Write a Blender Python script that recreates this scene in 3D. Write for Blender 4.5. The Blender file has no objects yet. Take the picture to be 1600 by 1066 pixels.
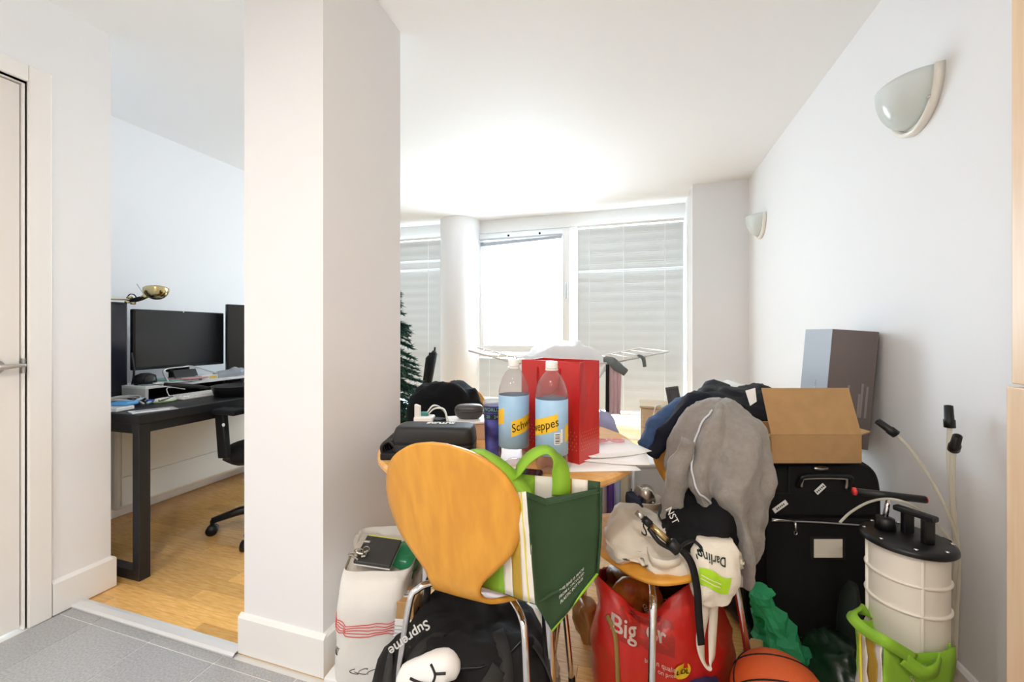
import bpy, bmesh, math, random
import numpy as np
from mathutils import Vector, Matrix, noise
from mathutils.bvhtree import BVHTree

random.seed(7)
SC = bpy.context.scene
COL = SC.collection
# ------------------------------------------------------------------ camera, sky, light, exposure
CAM_H, FPX, YAW, HOR = 1.09, 630.0, math.radians(16.95), 520.0
cam = bpy.data.objects.new('camera', bpy.data.cameras.new('camera'))
COL.objects.link(cam)
cam.location = (0, 0, CAM_H)
cam.rotation_euler = (math.pi/2, 0, YAW)
cam.data.sensor_width = 36.0
cam.data.lens = 36.0*FPX/1600.0
cam.data.shift_y = (HOR-533.0)/1600.0
cam.data.clip_start = 0.02
SC.camera = cam

W = bpy.data.worlds.new('sky'); SC.world = W; W.use_nodes = True
bg = W.node_tree.nodes['Background']
bg.inputs['Color'].default_value = (0.73, 0.885, 1.0, 1)
bg.inputs['Strength'].default_value = 17.0

SC.view_settings.view_transform = 'Standard'
SC.view_settings.look = 'None'
SC.view_settings.gamma = 1.0
SC.view_settings.use_curve_mapping = False
SC.view_settings.exposure = 0.33
SC.cycles.use_denoising = True
SC.cycles.max_bounces = 10
SC.cycles.diffuse_bounces = 7
SC.cycles.glossy_bounces = 4
SC.cycles.transparent_max_bounces = 24
SC.cycles.sample_clamp_indirect = 6.0
SC.cycles.caustics_reflective = False
SC.cycles.caustics_refractive = False

def portal(x0, x1, y, z0, z1):
    l = bpy.data.lights.new('window_portal', 'AREA'); l.shape = 'RECTANGLE'
    l.size = x1-x0; l.size_y = z1-z0
    l.cycles.is_portal = True
    o = bpy.data.objects.new('window_portal', l); COL.objects.link(o)
    o.location = ((x0+x1)/2, y, (z0+z1)/2); o.rotation_euler = (-math.pi/2, 0, 0)
portal(-2.93, 0.47, 4.40, 0.05, 2.30)

CA, SA = math.cos(YAW), math.sin(YAW)
def at(u, v, d):                       # a point of the place that lies d metres in front of the lens
    lat = (u-800.0)*d/FPX
    return Vector((lat*CA-d*SA, lat*SA+d*CA, CAM_H-(v-HOR)*d/FPX))
def atz(u, v, z):
    return at(u, v, FPX*(CAM_H-z)/(v-HOR))
def atX(u, v, X):
    return at(u, v, X/((u-800.0)/FPX*CA-SA))
def atY(u, v, Y):
    return at(u, v, Y/((u-800.0)/FPX*SA+CA))
def lw(lat, d, z): return Vector((lat*CA-d*SA, lat*SA+d*CA, z))

# ------------------------------------------------------------------ materials
MATS = {}
def mat(name, col=(.8,.8,.8), rough=.5, metal=0.0, var=0.0, vscale=8.0, stretch=(1,1,1), bump=0.0, bscale=60.0, spec=.5,
        col2=None, coat=0.0, sheen=0.0, trans=0.0, rnd=0.0, detail=4.0, bstretch=None):
    if name in MATS: return MATS[name]
    m = bpy.data.materials.new(name); m.use_nodes = True
    nt = m.node_tree; N = nt.nodes; L = nt.links
    b = N['Principled BSDF']
    b.inputs['Base Color'].default_value = (*col, 1); b.inputs['Roughness'].default_value = rough
    b.inputs['Metallic'].default_value = metal; b.inputs['Specular IOR Level'].default_value = spec
    b.inputs['Coat Weight'].default_value = coat; b.inputs['Sheen Weight'].default_value = sheen
    b.inputs['Transmission Weight'].default_value = trans
    tc = N.new('ShaderNodeTexCoord')
    if var > 0 or col2 or rnd > 0:
        mp = N.new('ShaderNodeMapping'); L.new(tc.outputs['Object'], mp.inputs['Vector'])
        mp.inputs['Scale'].default_value = stretch
        if rnd > 0:
            oi = N.new('ShaderNodeObjectInfo'); cx = N.new('ShaderNodeCombineXYZ')
            mu = N.new('ShaderNodeMath'); mu.operation = 'MULTIPLY'; mu.inputs[1].default_value = 37.0
            L.new(oi.outputs['Random'], mu.inputs[0]); L.new(mu.outputs[0], cx.inputs[0]); L.new(mu.outputs[0], cx.inputs[1])
            L.new(cx.outputs[0], mp.inputs['Location'])
        n = N.new('ShaderNodeTexNoise'); n.inputs['Scale'].default_value = vscale; n.inputs['Detail'].default_value = detail
        L.new(mp.outputs[0], n.inputs['Vector'])
        r = N.new('ShaderNodeValToRGB')
        c2 = col2 if col2 else tuple(max(0, c*(1-var)) for c in col)
        r.color_ramp.elements[0].position = .36; r.color_ramp.elements[1].position = .66
        r.color_ramp.elements[0].color = (*c2, 1); r.color_ramp.elements[1].color = (*col, 1)
        L.new(n.outputs['Fac'], r.inputs['Fac'])
        if rnd > 0:
            h = N.new('ShaderNodeHueSaturation'); mr = N.new('ShaderNodeMapRange')
            mr.inputs['To Min'].default_value = 1-rnd; mr.inputs['To Max'].default_value = 1+rnd
            L.new(oi.outputs['Random'], mr.inputs['Value']); L.new(mr.outputs[0], h.inputs['Value'])
            L.new(r.outputs[0], h.inputs['Color']); L.new(h.outputs[0], b.inputs['Base Color'])
        else:
            L.new(r.outputs[0], b.inputs['Base Color'])
    if bump > 0:
        n2 = N.new('ShaderNodeTexNoise'); n2.inputs['Scale'].default_value = bscale; n2.inputs['Detail'].default_value = 3
        if bstretch:
            mp2 = N.new('ShaderNodeMapping'); mp2.inputs['Scale'].default_value = bstretch
            L.new(tc.outputs['Object'], mp2.inputs['Vector']); L.new(mp2.outputs[0], n2.inputs['Vector'])
        else: L.new(tc.outputs['Object'], n2.inputs['Vector'])
        bp = N.new('ShaderNodeBump'); bp.inputs['Strength'].default_value = bump; bp.inputs['Distance'].default_value = .01
        L.new(n2.outputs['Fac'], bp.inputs['Height']); L.new(bp.outputs[0], b.inputs['Normal'])
    MATS[name] = m; return m

def clear_mat(name, tint=(1,1,1), gloss=.08, rough=.03, ior=1.45, haze=None, hz=0.0):
    """thin clear sheet: passes light straight through, reflects by Fresnel"""
    if name in MATS: return MATS[name]
    m = bpy.data.materials.new(name); m.use_nodes = True
    nt = m.node_tree; N = nt.nodes; L = nt.links
    N.remove(N['Principled BSDF']); out = N['Material Output']
    t = N.new('ShaderNodeBsdfTransparent'); t.inputs['Color'].default_value = (*tint, 1)
    g = N.new('ShaderNodeBsdfGlossy'); g.inputs['Roughness'].default_value = rough
    lwt = N.new('ShaderNodeLayerWeight'); pw = N.new('ShaderNodeMath'); pw.operation = 'POWER'; pw.inputs[1].default_value = 3.0
    f = N.new('ShaderNodeMath'); f.operation = 'MULTIPLY_ADD'; f.inputs[1].default_value = .75; f.inputs[2].default_value = .04
    L.new(lwt.outputs['Facing'], pw.inputs[0]); L.new(pw.outputs[0], f.inputs[0])
    mx = N.new('ShaderNodeMixShader')
    L.new(f.outputs[0], mx.inputs[0]); L.new(t.outputs[0], mx.inputs[1]); L.new(g.outputs[0], mx.inputs[2])
    last = mx
    if haze:
        df = N.new('ShaderNodeBsdfDiffuse'); df.inputs['Color'].default_value = (*haze, 1)
        tl = N.new('ShaderNodeBsdfTranslucent'); tl.inputs['Color'].default_value = (*haze, 1)
        a = N.new('ShaderNodeMixShader'); a.inputs[0].default_value = .5
        L.new(df.outputs[0], a.inputs[1]); L.new(tl.outputs[0], a.inputs[2])
        m2 = N.new('ShaderNodeMixShader'); m2.inputs[0].default_value = hz
        L.new(mx.outputs[0], m2.inputs[1]); L.new(a.outputs[0], m2.inputs[2]); last = m2
    L.new(last.outputs[0], out.inputs['Surface'])
    MATS[name] = m; return m

def thin_mat(name, col, fac=.4, rough=.5):
    """opaque thin sheet that lets some light glow through"""
    if name in MATS: return MATS[name]
    m = bpy.data.materials.new(name); m.use_nodes = True
    nt = m.node_tree; N = nt.nodes; L = nt.links; b = N['Principled BSDF']
    b.inputs['Base Color'].default_value = (*col, 1); b.inputs['Roughness'].default_value = rough
    tl = N.new('ShaderNodeBsdfTranslucent'); tl.inputs['Color'].default_value = (*col, 1)
    mx = N.new('ShaderNodeMixShader'); mx.inputs[0].default_value = fac
    L.new(b.outputs[0], mx.inputs[1]); L.new(tl.outputs[0], mx.inputs[2]); L.new(mx.outputs[0], N['Material Output'].inputs['Surface'])
    MATS[name] = m; return m

WALL  = mat('white_wall_paint', (.86,.86,.87), .6, bump=.02, bscale=180)
CEIL  = mat('ceiling_paint', (.90,.90,.90), .7)
TRIM  = mat('gloss_trim_paint', (.87,.86,.845), .35)
DOORW = mat('door_paint', (.88,.86,.83), .4)
FRAME = mat('window_frame_paint', (.88,.88,.87), .35)
CHROME= mat('chrome', (.78,.78,.80), .10, 1.0)
STEEL = mat('brushed_steel', (.62,.61,.60), .28, 1.0)
BLACK = mat('black_plastic', (.007,.007,.008), .38, spec=.4)
BLACKM= mat('black_matt', (.008,.008,.009), .65, spec=.3)
NYLON = mat('black_nylon', (.007,.007,.007), .75, bump=.25, bscale=420, spec=.35)
WHITE = mat('white_plastic', (.85,.85,.84), .4)
PAPER = mat('white_paper', (.88,.88,.87), .6)
BEECH = mat('beech_ply', (.79,.375,.045), .44, var=.0, col2=(.69,.305,.035), vscale=7, stretch=(5,5,.7), bump=.02, bscale=90, coat=.12)
TABLEW= mat('beech_table', (.78,.45,.16), .45, col2=(.68,.36,.11), vscale=6, stretch=(1.2,9,9), coat=.08)
PARQ  = mat('oak_strip', (.83,.50,.185), .27, col2=(.68,.37,.105), vscale=9, stretch=(1.6,16,6), rnd=.17, coat=.25, detail=6)
TILE  = mat('grey_floor_tile', (.47,.475,.485), .26, col2=(.36,.363,.372), vscale=160, rnd=.05, bump=.05, bscale=220)
GROUT = mat('pale_grout', (.72,.71,.69), .8)
CARD  = mat('brown_cardboard', (.50,.29,.12), .75, var=.12, vscale=20, bump=.04, bscale=120)
MAPLE = mat('maple_laminate', (.80,.60,.40), .35, col2=(.72,.51,.32), vscale=7, stretch=(9,9,.6))
GLASS = clear_mat('window_glass')
INK   = mat('black_ink', (.015,.015,.02), .5)
WINK  = mat('white_ink', (.9,.9,.88), .5)

# ------------------------------------------------------------------ mesh helpers
class MB:
    def __init__(s): s.v = []; s.f = []
    def add(s, vs, fs):
        o = len(s.v); s.v += [Vector(p) for p in vs]; s.f += [tuple(i+o for i in q) for q in fs]; return s
    def box(s, c, d, rz=0, M=None):
        x, y, z = d[0]/2, d[1]/2, d[2]/2
        R = M if M is not None else Matrix.Rotation(rz, 3, 'Z'); c = Vector(c)
        vs = [c+R@Vector((a*x, b*y, e*z)) for a in (-1,1) for b in (-1,1) for e in (-1,1)]
        return s.add(vs, [(0,1,3,2),(4,6,7,5),(0,4,5,1),(2,3,7,6),(0,2,6,4),(1,5,7,3)])
    def bx(s, x0, x1, y0, y1, z0, z1):
        return s.box(((x0+x1)/2,(y0+y1)/2,(z0+z1)/2), (x1-x0,y1-y0,z1-z0))
    def tube(s, pts, r, n=10, cap=True, smooth=0, closed=False):
        pts = [Vector(p) for p in pts]
        if smooth: pts = crom(pts, smooth, closed)
        k = len(pts); rr = r if isinstance(r, (list,tuple)) else None
        if rr and len(rr) != k: rr = [float(np.interp(i/(k-1), np.linspace(0,1,len(rr)), rr)) for i in range(k)]
        ref = None; vs = []
        for i, p in enumerate(pts):
            a = pts[i-1] if (i > 0 or closed) else p; b = pts[(i+1) % k] if (i < k-1 or closed) else p
            t = (b-a).normalized() if (b-a).length > 1e-9 else Vector((0,0,1))
            if ref is None: ref = t.orthogonal().normalized()
            ref = (ref - t*ref.dot(t))
            ref = ref.normalized() if ref.length > 1e-6 else t.orthogonal().normalized()
            bi = t.cross(ref); ri = rr[i] if rr else r
            vs += [p + (ref*math.cos(2*math.pi*j/n) + bi*math.sin(2*math.pi*j/n))*ri for j in range(n)]
        fs = [(i*n+j, i*n+(j+1)%n, (i+1)*n+(j+1)%n, (i+1)*n+j) for i in range(k-1) for j in range(n)]
        if closed: fs += [((k-1)*n+j, (k-1)*n+(j+1)%n, (j+1)%n, j) for j in range(n)]
        elif cap: fs += [tuple(range(n))[::-1], tuple((k-1)*n+j for j in range(n))]
        return s.add(vs, fs)
    def strap(s, pts, w, up, smooth=6, th=.003):
        """flat ribbon; up = list or vector: direction across the ribbon"""
        pts = crom([Vector(p) for p in pts], smooth); k = len(pts)
        ups = [Vector(q) for q in up] if isinstance(up, list) else [Vector(up)]*2
        vs = []
        for i, p in enumerate(pts):
            q = i/(k-1)*(len(ups)-1); j = min(int(q), len(ups)-2); a = ups[j].lerp(ups[j+1], q-j).normalized()
            t = (pts[min(i+1,k-1)]-pts[max(i-1,0)]).normalized(); a = (a-t*a.dot(t)).normalized(); nrm = t.cross(a)*th/2
            vs += [p-a*w/2-nrm, p+a*w/2-nrm, p+a*w/2+nrm, p-a*w/2+nrm]
        fs = []
        for i in range(k-1):
            o = i*4
            fs += [(o+j, o+(j+1)%4, o+4+(j+1)%4, o+4+j) for j in range(4)]
        fs += [(3,2,1,0), tuple((k-1)*4+j for j in range(4))]
        return s.add(vs, fs)
    def lathe(s, prof, c=(0,0,0), n=32, M=None, cap=True):
        c = Vector(c); M = M or Matrix.Identity(3); vs = []
        for r, z in prof:
            vs += [c + M@Vector((r*math.cos(2*math.pi*j/n), r*math.sin(2*math.pi*j/n), z)) for j in range(n)]
        k = len(prof)
        fs = [(i*n+j, i*n+(j+1)%n, (i+1)*n+(j+1)%n, (i+1)*n+j) for i in range(k-1) for j in range(n)]
        if cap:
            fs += [tuple(range(n))[::-1], tuple((k-1)*n+j for j in range(n))]
        return s.add(vs, fs)
    def grid(s, P, closed=False, cap=False):
        """P[i][j] points; closed joins the last column to the first"""
        r, c = len(P), len(P[0]); vs = [p for row in P for p in row]
        m = c if closed else c-1
        fs = [(i*c+j, i*c+(j+1)%c, (i+1)*c+(j+1)%c, (i+1)*c+j) for i in range(r-1) for j in range(m)]
        if cap: fs += [tuple(range(c))[::-1], tuple((r-1)*c+j for j in range(c))]
        return s.add(vs, fs)
    def poly(s, pts, ext):
        """flat outline extruded by the vector ext"""
        n = len(pts); pts = [Vector(p) for p in pts]; ext = Vector(ext)
        return s.add(pts+[p+ext for p in pts], [tuple(range(n))[::-1], tuple(range(n, 2*n))]+[(i,(i+1)%n,n+(i+1)%n,n+i) for i in range(n)])
    def build(s, name, m, parent=None, smooth=False, bevel=0.0, solid=0.0, sub=0, M=None, seg=2, kind=None, label=None, offset=0.0):
        me = bpy.data.meshes.new(name)
        vs = [M@p for p in s.v] if M is not None else s.v
        me.from_pydata([tuple(p) for p in vs], [], s.f); me.update()
        b = bmesh.new(); b.from_mesh(me); bmesh.ops.recalc_face_normals(b, faces=b.faces); b.to_mesh(me); b.free()
        if m: me.materials.append(m)
        o = bpy.data.objects.new(name, me); COL.objects.link(o)
        if smooth:
            me.polygons.foreach_set('use_smooth', [True]*len(me.polygons))
        if solid:
            q = o.modifiers.new('thick', 'SOLIDIFY'); q.thickness = solid; q.offset = offset
        if bevel:
            q = o.modifiers.new('bevel', 'BEVEL'); q.width = bevel; q.segments = seg; q.limit_method = 'ANGLE'; q.angle_limit = .6
        if sub:
            q = o.modifiers.new('sub', 'SUBSURF'); q.levels = sub; q.render_levels = sub
        if parent is not None: attach(o, parent)
        if kind: o['kind'] = kind
        if label: o['label'] = label
        return o

WORLD_OF = {}
def attach(o, parent):
    o.parent = parent
    o.matrix_parent_inverse = WORLD_OF.get(parent.name, Matrix.Identity(4)).inverted()
def thing(name, label, cat, loc=(0,0,0), group=None, kind=None):
    o = bpy.data.objects.new(name, None); COL.objects.link(o); o.location = loc; o.empty_display_size = .05
    WORLD_OF[o.name] = Matrix.Translation(Vector(loc))
    if label: o['label'] = label
    if cat: o['category'] = cat
    if group: o['group'] = group
    if kind: o['kind'] = kind
    return o
def tag(o, label, cat, group=None, kind=None):
    o['label'] = label; o['category'] = cat
    if group: o['group'] = group
    if kind: o['kind'] = kind
    return o
def struct(o, label=None):
    o['kind'] = 'structure'
    if label: o['label'] = label
    return o

def crom(P, n, closed=False):
    P = [Vector(p) for p in P]; k = len(P); out = []
    rng = range(k) if closed else range(k-1)
    for i in rng:
        if closed: a, b, c, d = P[i-1], P[i], P[(i+1)%k], P[(i+2)%k]
        else: a, b, c, d = P[max(i-1,0)], P[i], P[i+1], P[min(i+2,k-1)]
        for j in range(n):
            t = j/n
            out.append(.5*((2*b)+(c-a)*t+(2*a-5*b+4*c-d)*t*t+(3*b-a-3*c+d)*t*t*t))
    if not closed: out.append(P[-1])
    return out
def surf(rows, nu=6, nv=6, closed=False):
    """Catmull-Rom surface through rows of control points"""
    R = [crom(r, nu, closed) for r in rows]
    cols = [crom([r[j] for r in R], nv) for j in range(len(R[0]))]
    return [[c[i] for c in cols] for i in range(len(cols[0]))]
def crumple(P, amp, scale, seed=0.0, stretch=(1,1,1), closed=False, ridged=False, edge=1.0):
    r, c = len(P), len(P[0]); out = []
    for i in range(r):
        row = []
        for j in range(c):
            p = P[i][j]
            a = P[min(i+1,r-1)][j]-P[max(i-1,0)][j]
            b = P[i][(j+1)%c if closed else min(j+1,c-1)]-P[i][j-1 if (closed or j>0) else 0]
            nn = a.cross(b); nn = nn.normalized() if nn.length > 1e-9 else Vector((0,0,1))
            q = Vector((p.x*stretch[0], p.y*stretch[1], p.z*stretch[2]))*scale + Vector((seed,seed*1.7,seed*.3))
            h = noise.fractal(q, .9, 2.1, 3)
            if ridged: h = .5-abs(h)*1.6
            row.append(p+nn*amp*h)
        out.append(row)
    return out
def rings(spec, n=28, e=2.0, rot=0.0):
    """closed rings from (uL, uR, v, d_front, d_back [, e]): width and depth of a soft body at a height"""
    out = []
    for s_ in spec:
        uL, uR, v, df, db = s_[:5]; ee = s_[5] if len(s_) > 5 else e
        dm = (df+db)/2; z = CAM_H-(v-HOR)*dm/FPX
        lc = ((uL+uR)/2-800)*dm/FPX; hw = (uR-uL)/2*dm/FPX; hd = (db-df)/2
        row = []
        for j in range(n):
            t = 2*math.pi*j/n; c, s0 = math.cos(t), math.sin(t)
            x = math.copysign(abs(c)**(2/ee), c)*hw; y = math.copysign(abs(s0)**(2/ee), s0)*hd
            row.append(lw(lc+x, dm+y, z))
        out.append(row)
    return out
def wrings(spec, n=28, e=2.0):
    """closed rings from (cx, cy, z, hx, hy, rz [, e])"""
    out = []
    for s_ in spec:
        cx, cy, z, hx, hy, rz = s_[:6]; ee = s_[6] if len(s_) > 6 else e; row = []
        for j in range(n):
            t = 2*math.pi*j/n; c, s0 = math.cos(t), math.sin(t)
            x = math.copysign(abs(c)**(2/ee), c)*hx; y = math.copysign(abs(s0)**(2/ee), s0)*hy
            row.append(Vector((cx+x*math.cos(rz)-y*math.sin(rz), cy+x*math.sin(rz)+y*math.cos(rz), z)))
        out.append(row)
    return out
def smooth_rings(R, nv): 
    cols = [crom([r[j] for r in R], nv) for j in range(len(R[0]))]
    return [[c[i] for c in cols] for i in range(len(cols[0]))]
def folds(P, amp, n, seed=0.0, drift=2.5, grow=1.0):
    """long cloth folds running down a ring-lofted body"""
    r, c = len(P), len(P[0]); out = []
    for i in range(r):
        cen = sum(P[i], Vector())/c; row = []; k = amp*((i/(r-1))**grow if grow else 1.0)
        for j in range(c):
            th = 2*math.pi*j/c; t = i/(r-1)
            w = n*th+drift*noise.noise(Vector((math.cos(th)*1.3, math.sin(th)*1.3, t*2.2+seed)))*2.2
            a = math.sin(w); a = math.copysign(abs(a)**.75, a)
            b = math.sin(w*.47+1.7+seed+t*1.5)
            dv = P[i][j]-cen; dv.z = 0; dv = dv.normalized() if dv.length > 1e-6 else Vector((1,0,0))
            row.append(P[i][j]+dv*k*(.6*a+.6*b))
        out.append(row)
    return out
def soft(name, R, m, parent=None, nv=4, amp=.01, scale=9, seed=1.0, stretch=(1,1,1), ridged=False, floor=None, **kw):
    P = crumple(smooth_rings(R, nv), amp, scale, seed, stretch, True, ridged)
    if floor is not None:
        for row in P:
            for p in row: p.z = max(p.z, floor)
    return MB().grid(P, True, True).build(name, m, parent, smooth=True, **kw)

def text_mesh(body, size, shear=0.0, ext=.0006, bold=0.0, align='CENTER', space=1.0):
    cu = bpy.data.curves.new('lettering', 'FONT'); cu.body = body; cu.size = size; cu.shear = shear; cu.extrude = ext
    cu.align_x = align; cu.align_y = 'CENTER'; cu.offset = bold*size; cu.space_character = space; cu.resolution_u = 3
    o = bpy.data.objects.new('lettering', cu); COL.objects.link(o)
    dg = bpy.context.evaluated_depsgraph_get()
    me = bpy.data.meshes.new_from_object(o.evaluated_get(dg))
    bpy.data.objects.remove(o); bpy.data.curves.remove(cu)
    return me
def lettering(body, size, o, xd, yd, m, parent, shear=0, bold=0.0, fn=None, ext=.0006, space=1.0, sx=1.0, name='lettering'):
    """flat print lying at o with its reading direction xd and its up direction yd; fn(x, y) may wrap it on a curved face"""
    me = text_mesh(body, size, shear, ext, bold, space=space); me.name = name
    xd = Vector(xd).normalized(); yd = Vector(yd); yd = (yd-xd*yd.dot(xd)).normalized(); nd = xd.cross(yd); o = Vector(o)
    for vv in me.vertices:
        x, y, z = vv.co; x *= sx
        vv.co = (fn(x, y)+Vector((0,0,0))) if fn else o+xd*x+yd*y+nd*(z+.0008)
    me.materials.clear(); me.materials.append(m); me.update()
    ob = bpy.data.objects.new(name, me); COL.objects.link(ob); attach(ob, parent)
    ob['kind'] = 'stuff'
    return ob
def frame_m(o, f):
    """matrix with local +y along f (horizontal), +z up, at o"""
    f = Vector((f[0], f[1], 0)).normalized(); r = Vector((f.y, -f.x, 0))
    return Matrix(((r.x, f.x, 0, o[0]), (r.y, f.y, 0, o[1]), (0, 0, 1, o[2]), (0,0,0,1)))
def share(src, name, loc, parent, rz=0.0):
    c = src.copy(); c.name = name; COL.objects.link(c); c.location = loc; c.rotation_euler = (0,0,rz)
    c.parent = parent; c.matrix_parent_inverse = Matrix.Identity(4)
    return c

# ------------------------------------------------------------------ the room
CZ = 2.36
XL, XR, XD = -2.145, .90, -2.93           # kitchen left wall, right wall, desk wall
YB, YK, YW = 3.755, -2.4, 4.31            # pier face, kitchen end, window plane
YT = 1.04                                 # tiles end, parquet starts
floor = struct(MB().bx(-3.1, 1.1, YK-.1, YW+.15, -.12, -.0025).build('floor', GROUT), 'floor of grey tiles in the kitchen and oak strips beyond')
# tiles
T = .31; G = .004
tile_cache = {}
def piece(cache, key, sx, sy, h, m, name, bev):
    if key not in cache:
        o = MB().box((0,0,-h/2), (sx, sy, h)).build(name, m, bevel=bev, seg=1); cache[key] = o.data; COL.objects.unlink(o); bpy.data.objects.remove(o)
    o = bpy.data.objects.new(name, cache[key]); COL.objects.link(o)
    q = o.modifiers.new('bevel', 'BEVEL'); q.width = bev; q.segments = 1
    o.parent = floor
    return o
for i in range(-5, 10):
    for j in range(0, 7):
        x0 = -1.95+(i-1)*T-.31; x1 = x0+T
        y1 = .985-(j-1)*T; y0 = y1-T
        if j == 0: y0, y1 = .985, YT-.02
        x0 = max(x0, XL+.01); x1 = min(x1, XR-.01); y0 = max(y0, -.95)
        if x1-x0 < .03 or y1-y0 < .02: continue
        o = piece(tile_cache, (round(x1-x0,3), round(y1-y0,3)), x1-x0-G, y1-y0-G, .008, TILE, 'floor_tile', .0012)
        o.location = ((x0+x1)/2, (y0+y1)/2, 0)
# parquet strips run along X, staggered
SW = .072; strip_cache = {}; rr = random.Random(3); y = YT; row = 0
lens = [.42, .5, .58]
while y < 4.24:
    w = SW; x = XD-rr.random()*.5
    while x < .9:
        L_ = rr.choice(lens)*(1.0 if y < 2.6 else 1.5); x0, x1 = max(x, XD+.0), min(x+L_, XR)
        if x1-x0 > .04:
            o = piece(strip_cache, round(x1-x0,2), round(x1-x0,2)-.0006, w-.0007, .008, PARQ, 'floor_strip', .0005)
            o.location = ((x0+x1)/2, y+w/2, 0)
        x += L_
    y += w if y < 2.6 else w
    row += 1
thr = MB(); pr = [(0,.0),(0,.006),(.008,.011),(.03,.013),(.045,.009),(.048,0)]
thr.grid([[Vector((x, YT-.022+a, z)) for a, z in pr] for x in (XL+.012, -1.287)], False).build('trim_1', mat('aluminium_strip', (.80,.81,.83), .45, .35), smooth=False)
struct(bpy.data.objects['trim_1'], 'rounded aluminium threshold strip between tiles and oak floor')
struct(MB().bx(-3.1, 1.1, YK-.1, YW+.15, CZ, CZ+.1).build('ceiling', CEIL))
# walls
DY0, DY1, DH = .06, .888, 2.0             # door opening in the left wall
wl = MB().bx(-3.05, XL, DY1+.008, 1.15, 0, CZ).bx(-3.05, XL, YK, DY0, 0, CZ).bx(-3.05, XL, DY0, DY1+.008, DH+.006, CZ)
struct(wl.build('wall_left', WALL))
struct(MB().bx(XD-.12, XD, 1.15, YW+.15, 0, CZ).build('wall_desk', WALL))
struct(MB().bx(XR, XR+.12, YK, YW+.15, 0, CZ).build('wall_right', WALL))
struct(MB().bx(.472, XR, YB, YW+.15, 0, CZ).build('wall_pier', WALL))
struct(MB().bx(-3.05, XR+.1, YK-.1, YK, 0, CZ).build('wall_kitchen', WALL))
struct(MB().bx(-1.275, -.947, 1.05, 1.49, 0, CZ).build('wall_pillar', WALL))
struct(MB().lathe([(.225,0),(.225,CZ)], (-1.90, 4.22, 0), 48).build('wall_column', WALL, smooth=True))
bpy.data.objects['wall_column'].modifiers.new('e','EDGE_SPLIT').split_angle = .8
# baseboards: flat board with an eased top
def base(name, path, h=.135, t=.013):
    m = MB()
    for (x0,y0,x1,y1,nx,ny) in path:
        a, b, n = Vector((x0,y0,0)), Vector((x1,y1,0)), Vector((nx,ny,0))
        pf = [(0,.004),(t,.004),(t,h-.012),(t-.007,h-.003),(0,h)]
        m.grid([[p+n*k+Vector((0,0,z)) for k, z in pf] for p in (a,b)], True, True)
    return struct(m.build(name, TRIM))
base('baseboard_left', [(XL,.965,XL,1.15,1,0),(XL-.3,1.15,XL+.013,1.15,0,1)])
base('baseboard_pillar', [(-1.288,1.05,-.934,1.05,0,-1),(-.947,1.05,-.947,1.49,1,0),(-1.275,1.05,-1.275,1.49,-1,0)])
base('baseboard_right', [(XR,.9,XR,YB,-1,0)])
base('baseboard_desk', [(XD,1.15,XD,YW,1,0)])
base('baseboard_pier', [(.472,YB,XR,YB,0,-1)])
# door in the left wall
dr = struct(thing('door_1', 'white flush door in a cream frame at the left edge', None, (XL, .5, 0)))
dr['kind'] = 'structure'
MB().bx(XL-.052, XL-.012, DY0+.003, DY1, .008, DH).build('door_leaf', DOORW, dr, bevel=.002)
fr = MB().bx(XL-.10, XL+.0, DY1+.003, DY1+.03, 0, DH+.02).bx(XL-.10, XL, DY0-.03, DY0, 0, DH+.02).bx(XL-.10, XL, DY0-.03, DY1+.03, DH+.004, DH+.03)
fr.bx(XL-.075, XL-.053, DY1-.012, DY1+.004, 0, DH+.006).bx(XL-.075, XL-.053, DY0, DY1, DH-.012, DH+.006)
fr.build('door_frame', DOORW, dr, bevel=.002)
ar = MB().bx(XL-.002, XL+.014, DY1+.012, DY1+.075, 0, DH+.075).bx(XL-.002, XL+.014, DY0-.075, DY0-.012, 0, DH+.075).bx(XL-.002, XL+.014, DY0-.012, DY1+.012, DH+.014, DH+.075)
ar.build('architrave', DOORW, dr, bevel=.004)
hz = 1.09-57*1.56/630
hp = atX(-4, 574, XL+.0)
lever = MB().lathe([(.0,.0),(.026,.0),(.026,.006),(.010,.010),(.010,.035),(.0,.036)], (XL-.012, hp.y-.005, hp.z), 24, Matrix.Rotation(math.pi/2,3,'Y'))
lever.tube([(XL+.022, hp.y-.005, hp.z), (XL+.026, hp.y+.012, hp.z+.001), (XL+.028, hp.y+.035, hp.z+.003),(XL+.028, hp.y+.058, hp.z+.004)], [.009,.010,.008,.005], 12, smooth=4)
lever.build('door_handle', STEEL, dr, smooth=True)
MB().bx(XL-.014, XL+.001, DY1+.002, DY1+.010, hp.z-.028, hp.z+.028).build('strike_plate', STEEL, dr, bevel=.002)
# tall kitchen cabinet at the right edge
cb = thing('kitchen_cabinet', 'tall maple kitchen cabinet with split doors, cut by the right edge', 'cabinet', (.76,.5,0))
cx = .60; cyE = cx/((1580-800)/FPX*CA-SA)*((1580-800)/FPX*SA+CA)
MB().bx(cx+.02, XR-.003, -.3, cyE-.0, .1, 2.25).build('carcass', MAPLE, cb)
MB().bx(cx, cx+.02, -.3, cyE, 1.005, 2.25).build('door', MAPLE, cb, bevel=.002)
MB().bx(cx-.004, cx+.02, -.3, cyE+.004, .1, 1.0).build('door', MAPLE, cb, bevel=.002)
MB().bx(cx+.05, XR-.003, -.3, cyE-.01, 0, .1).build('plinth', MAPLE, cb)

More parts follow.
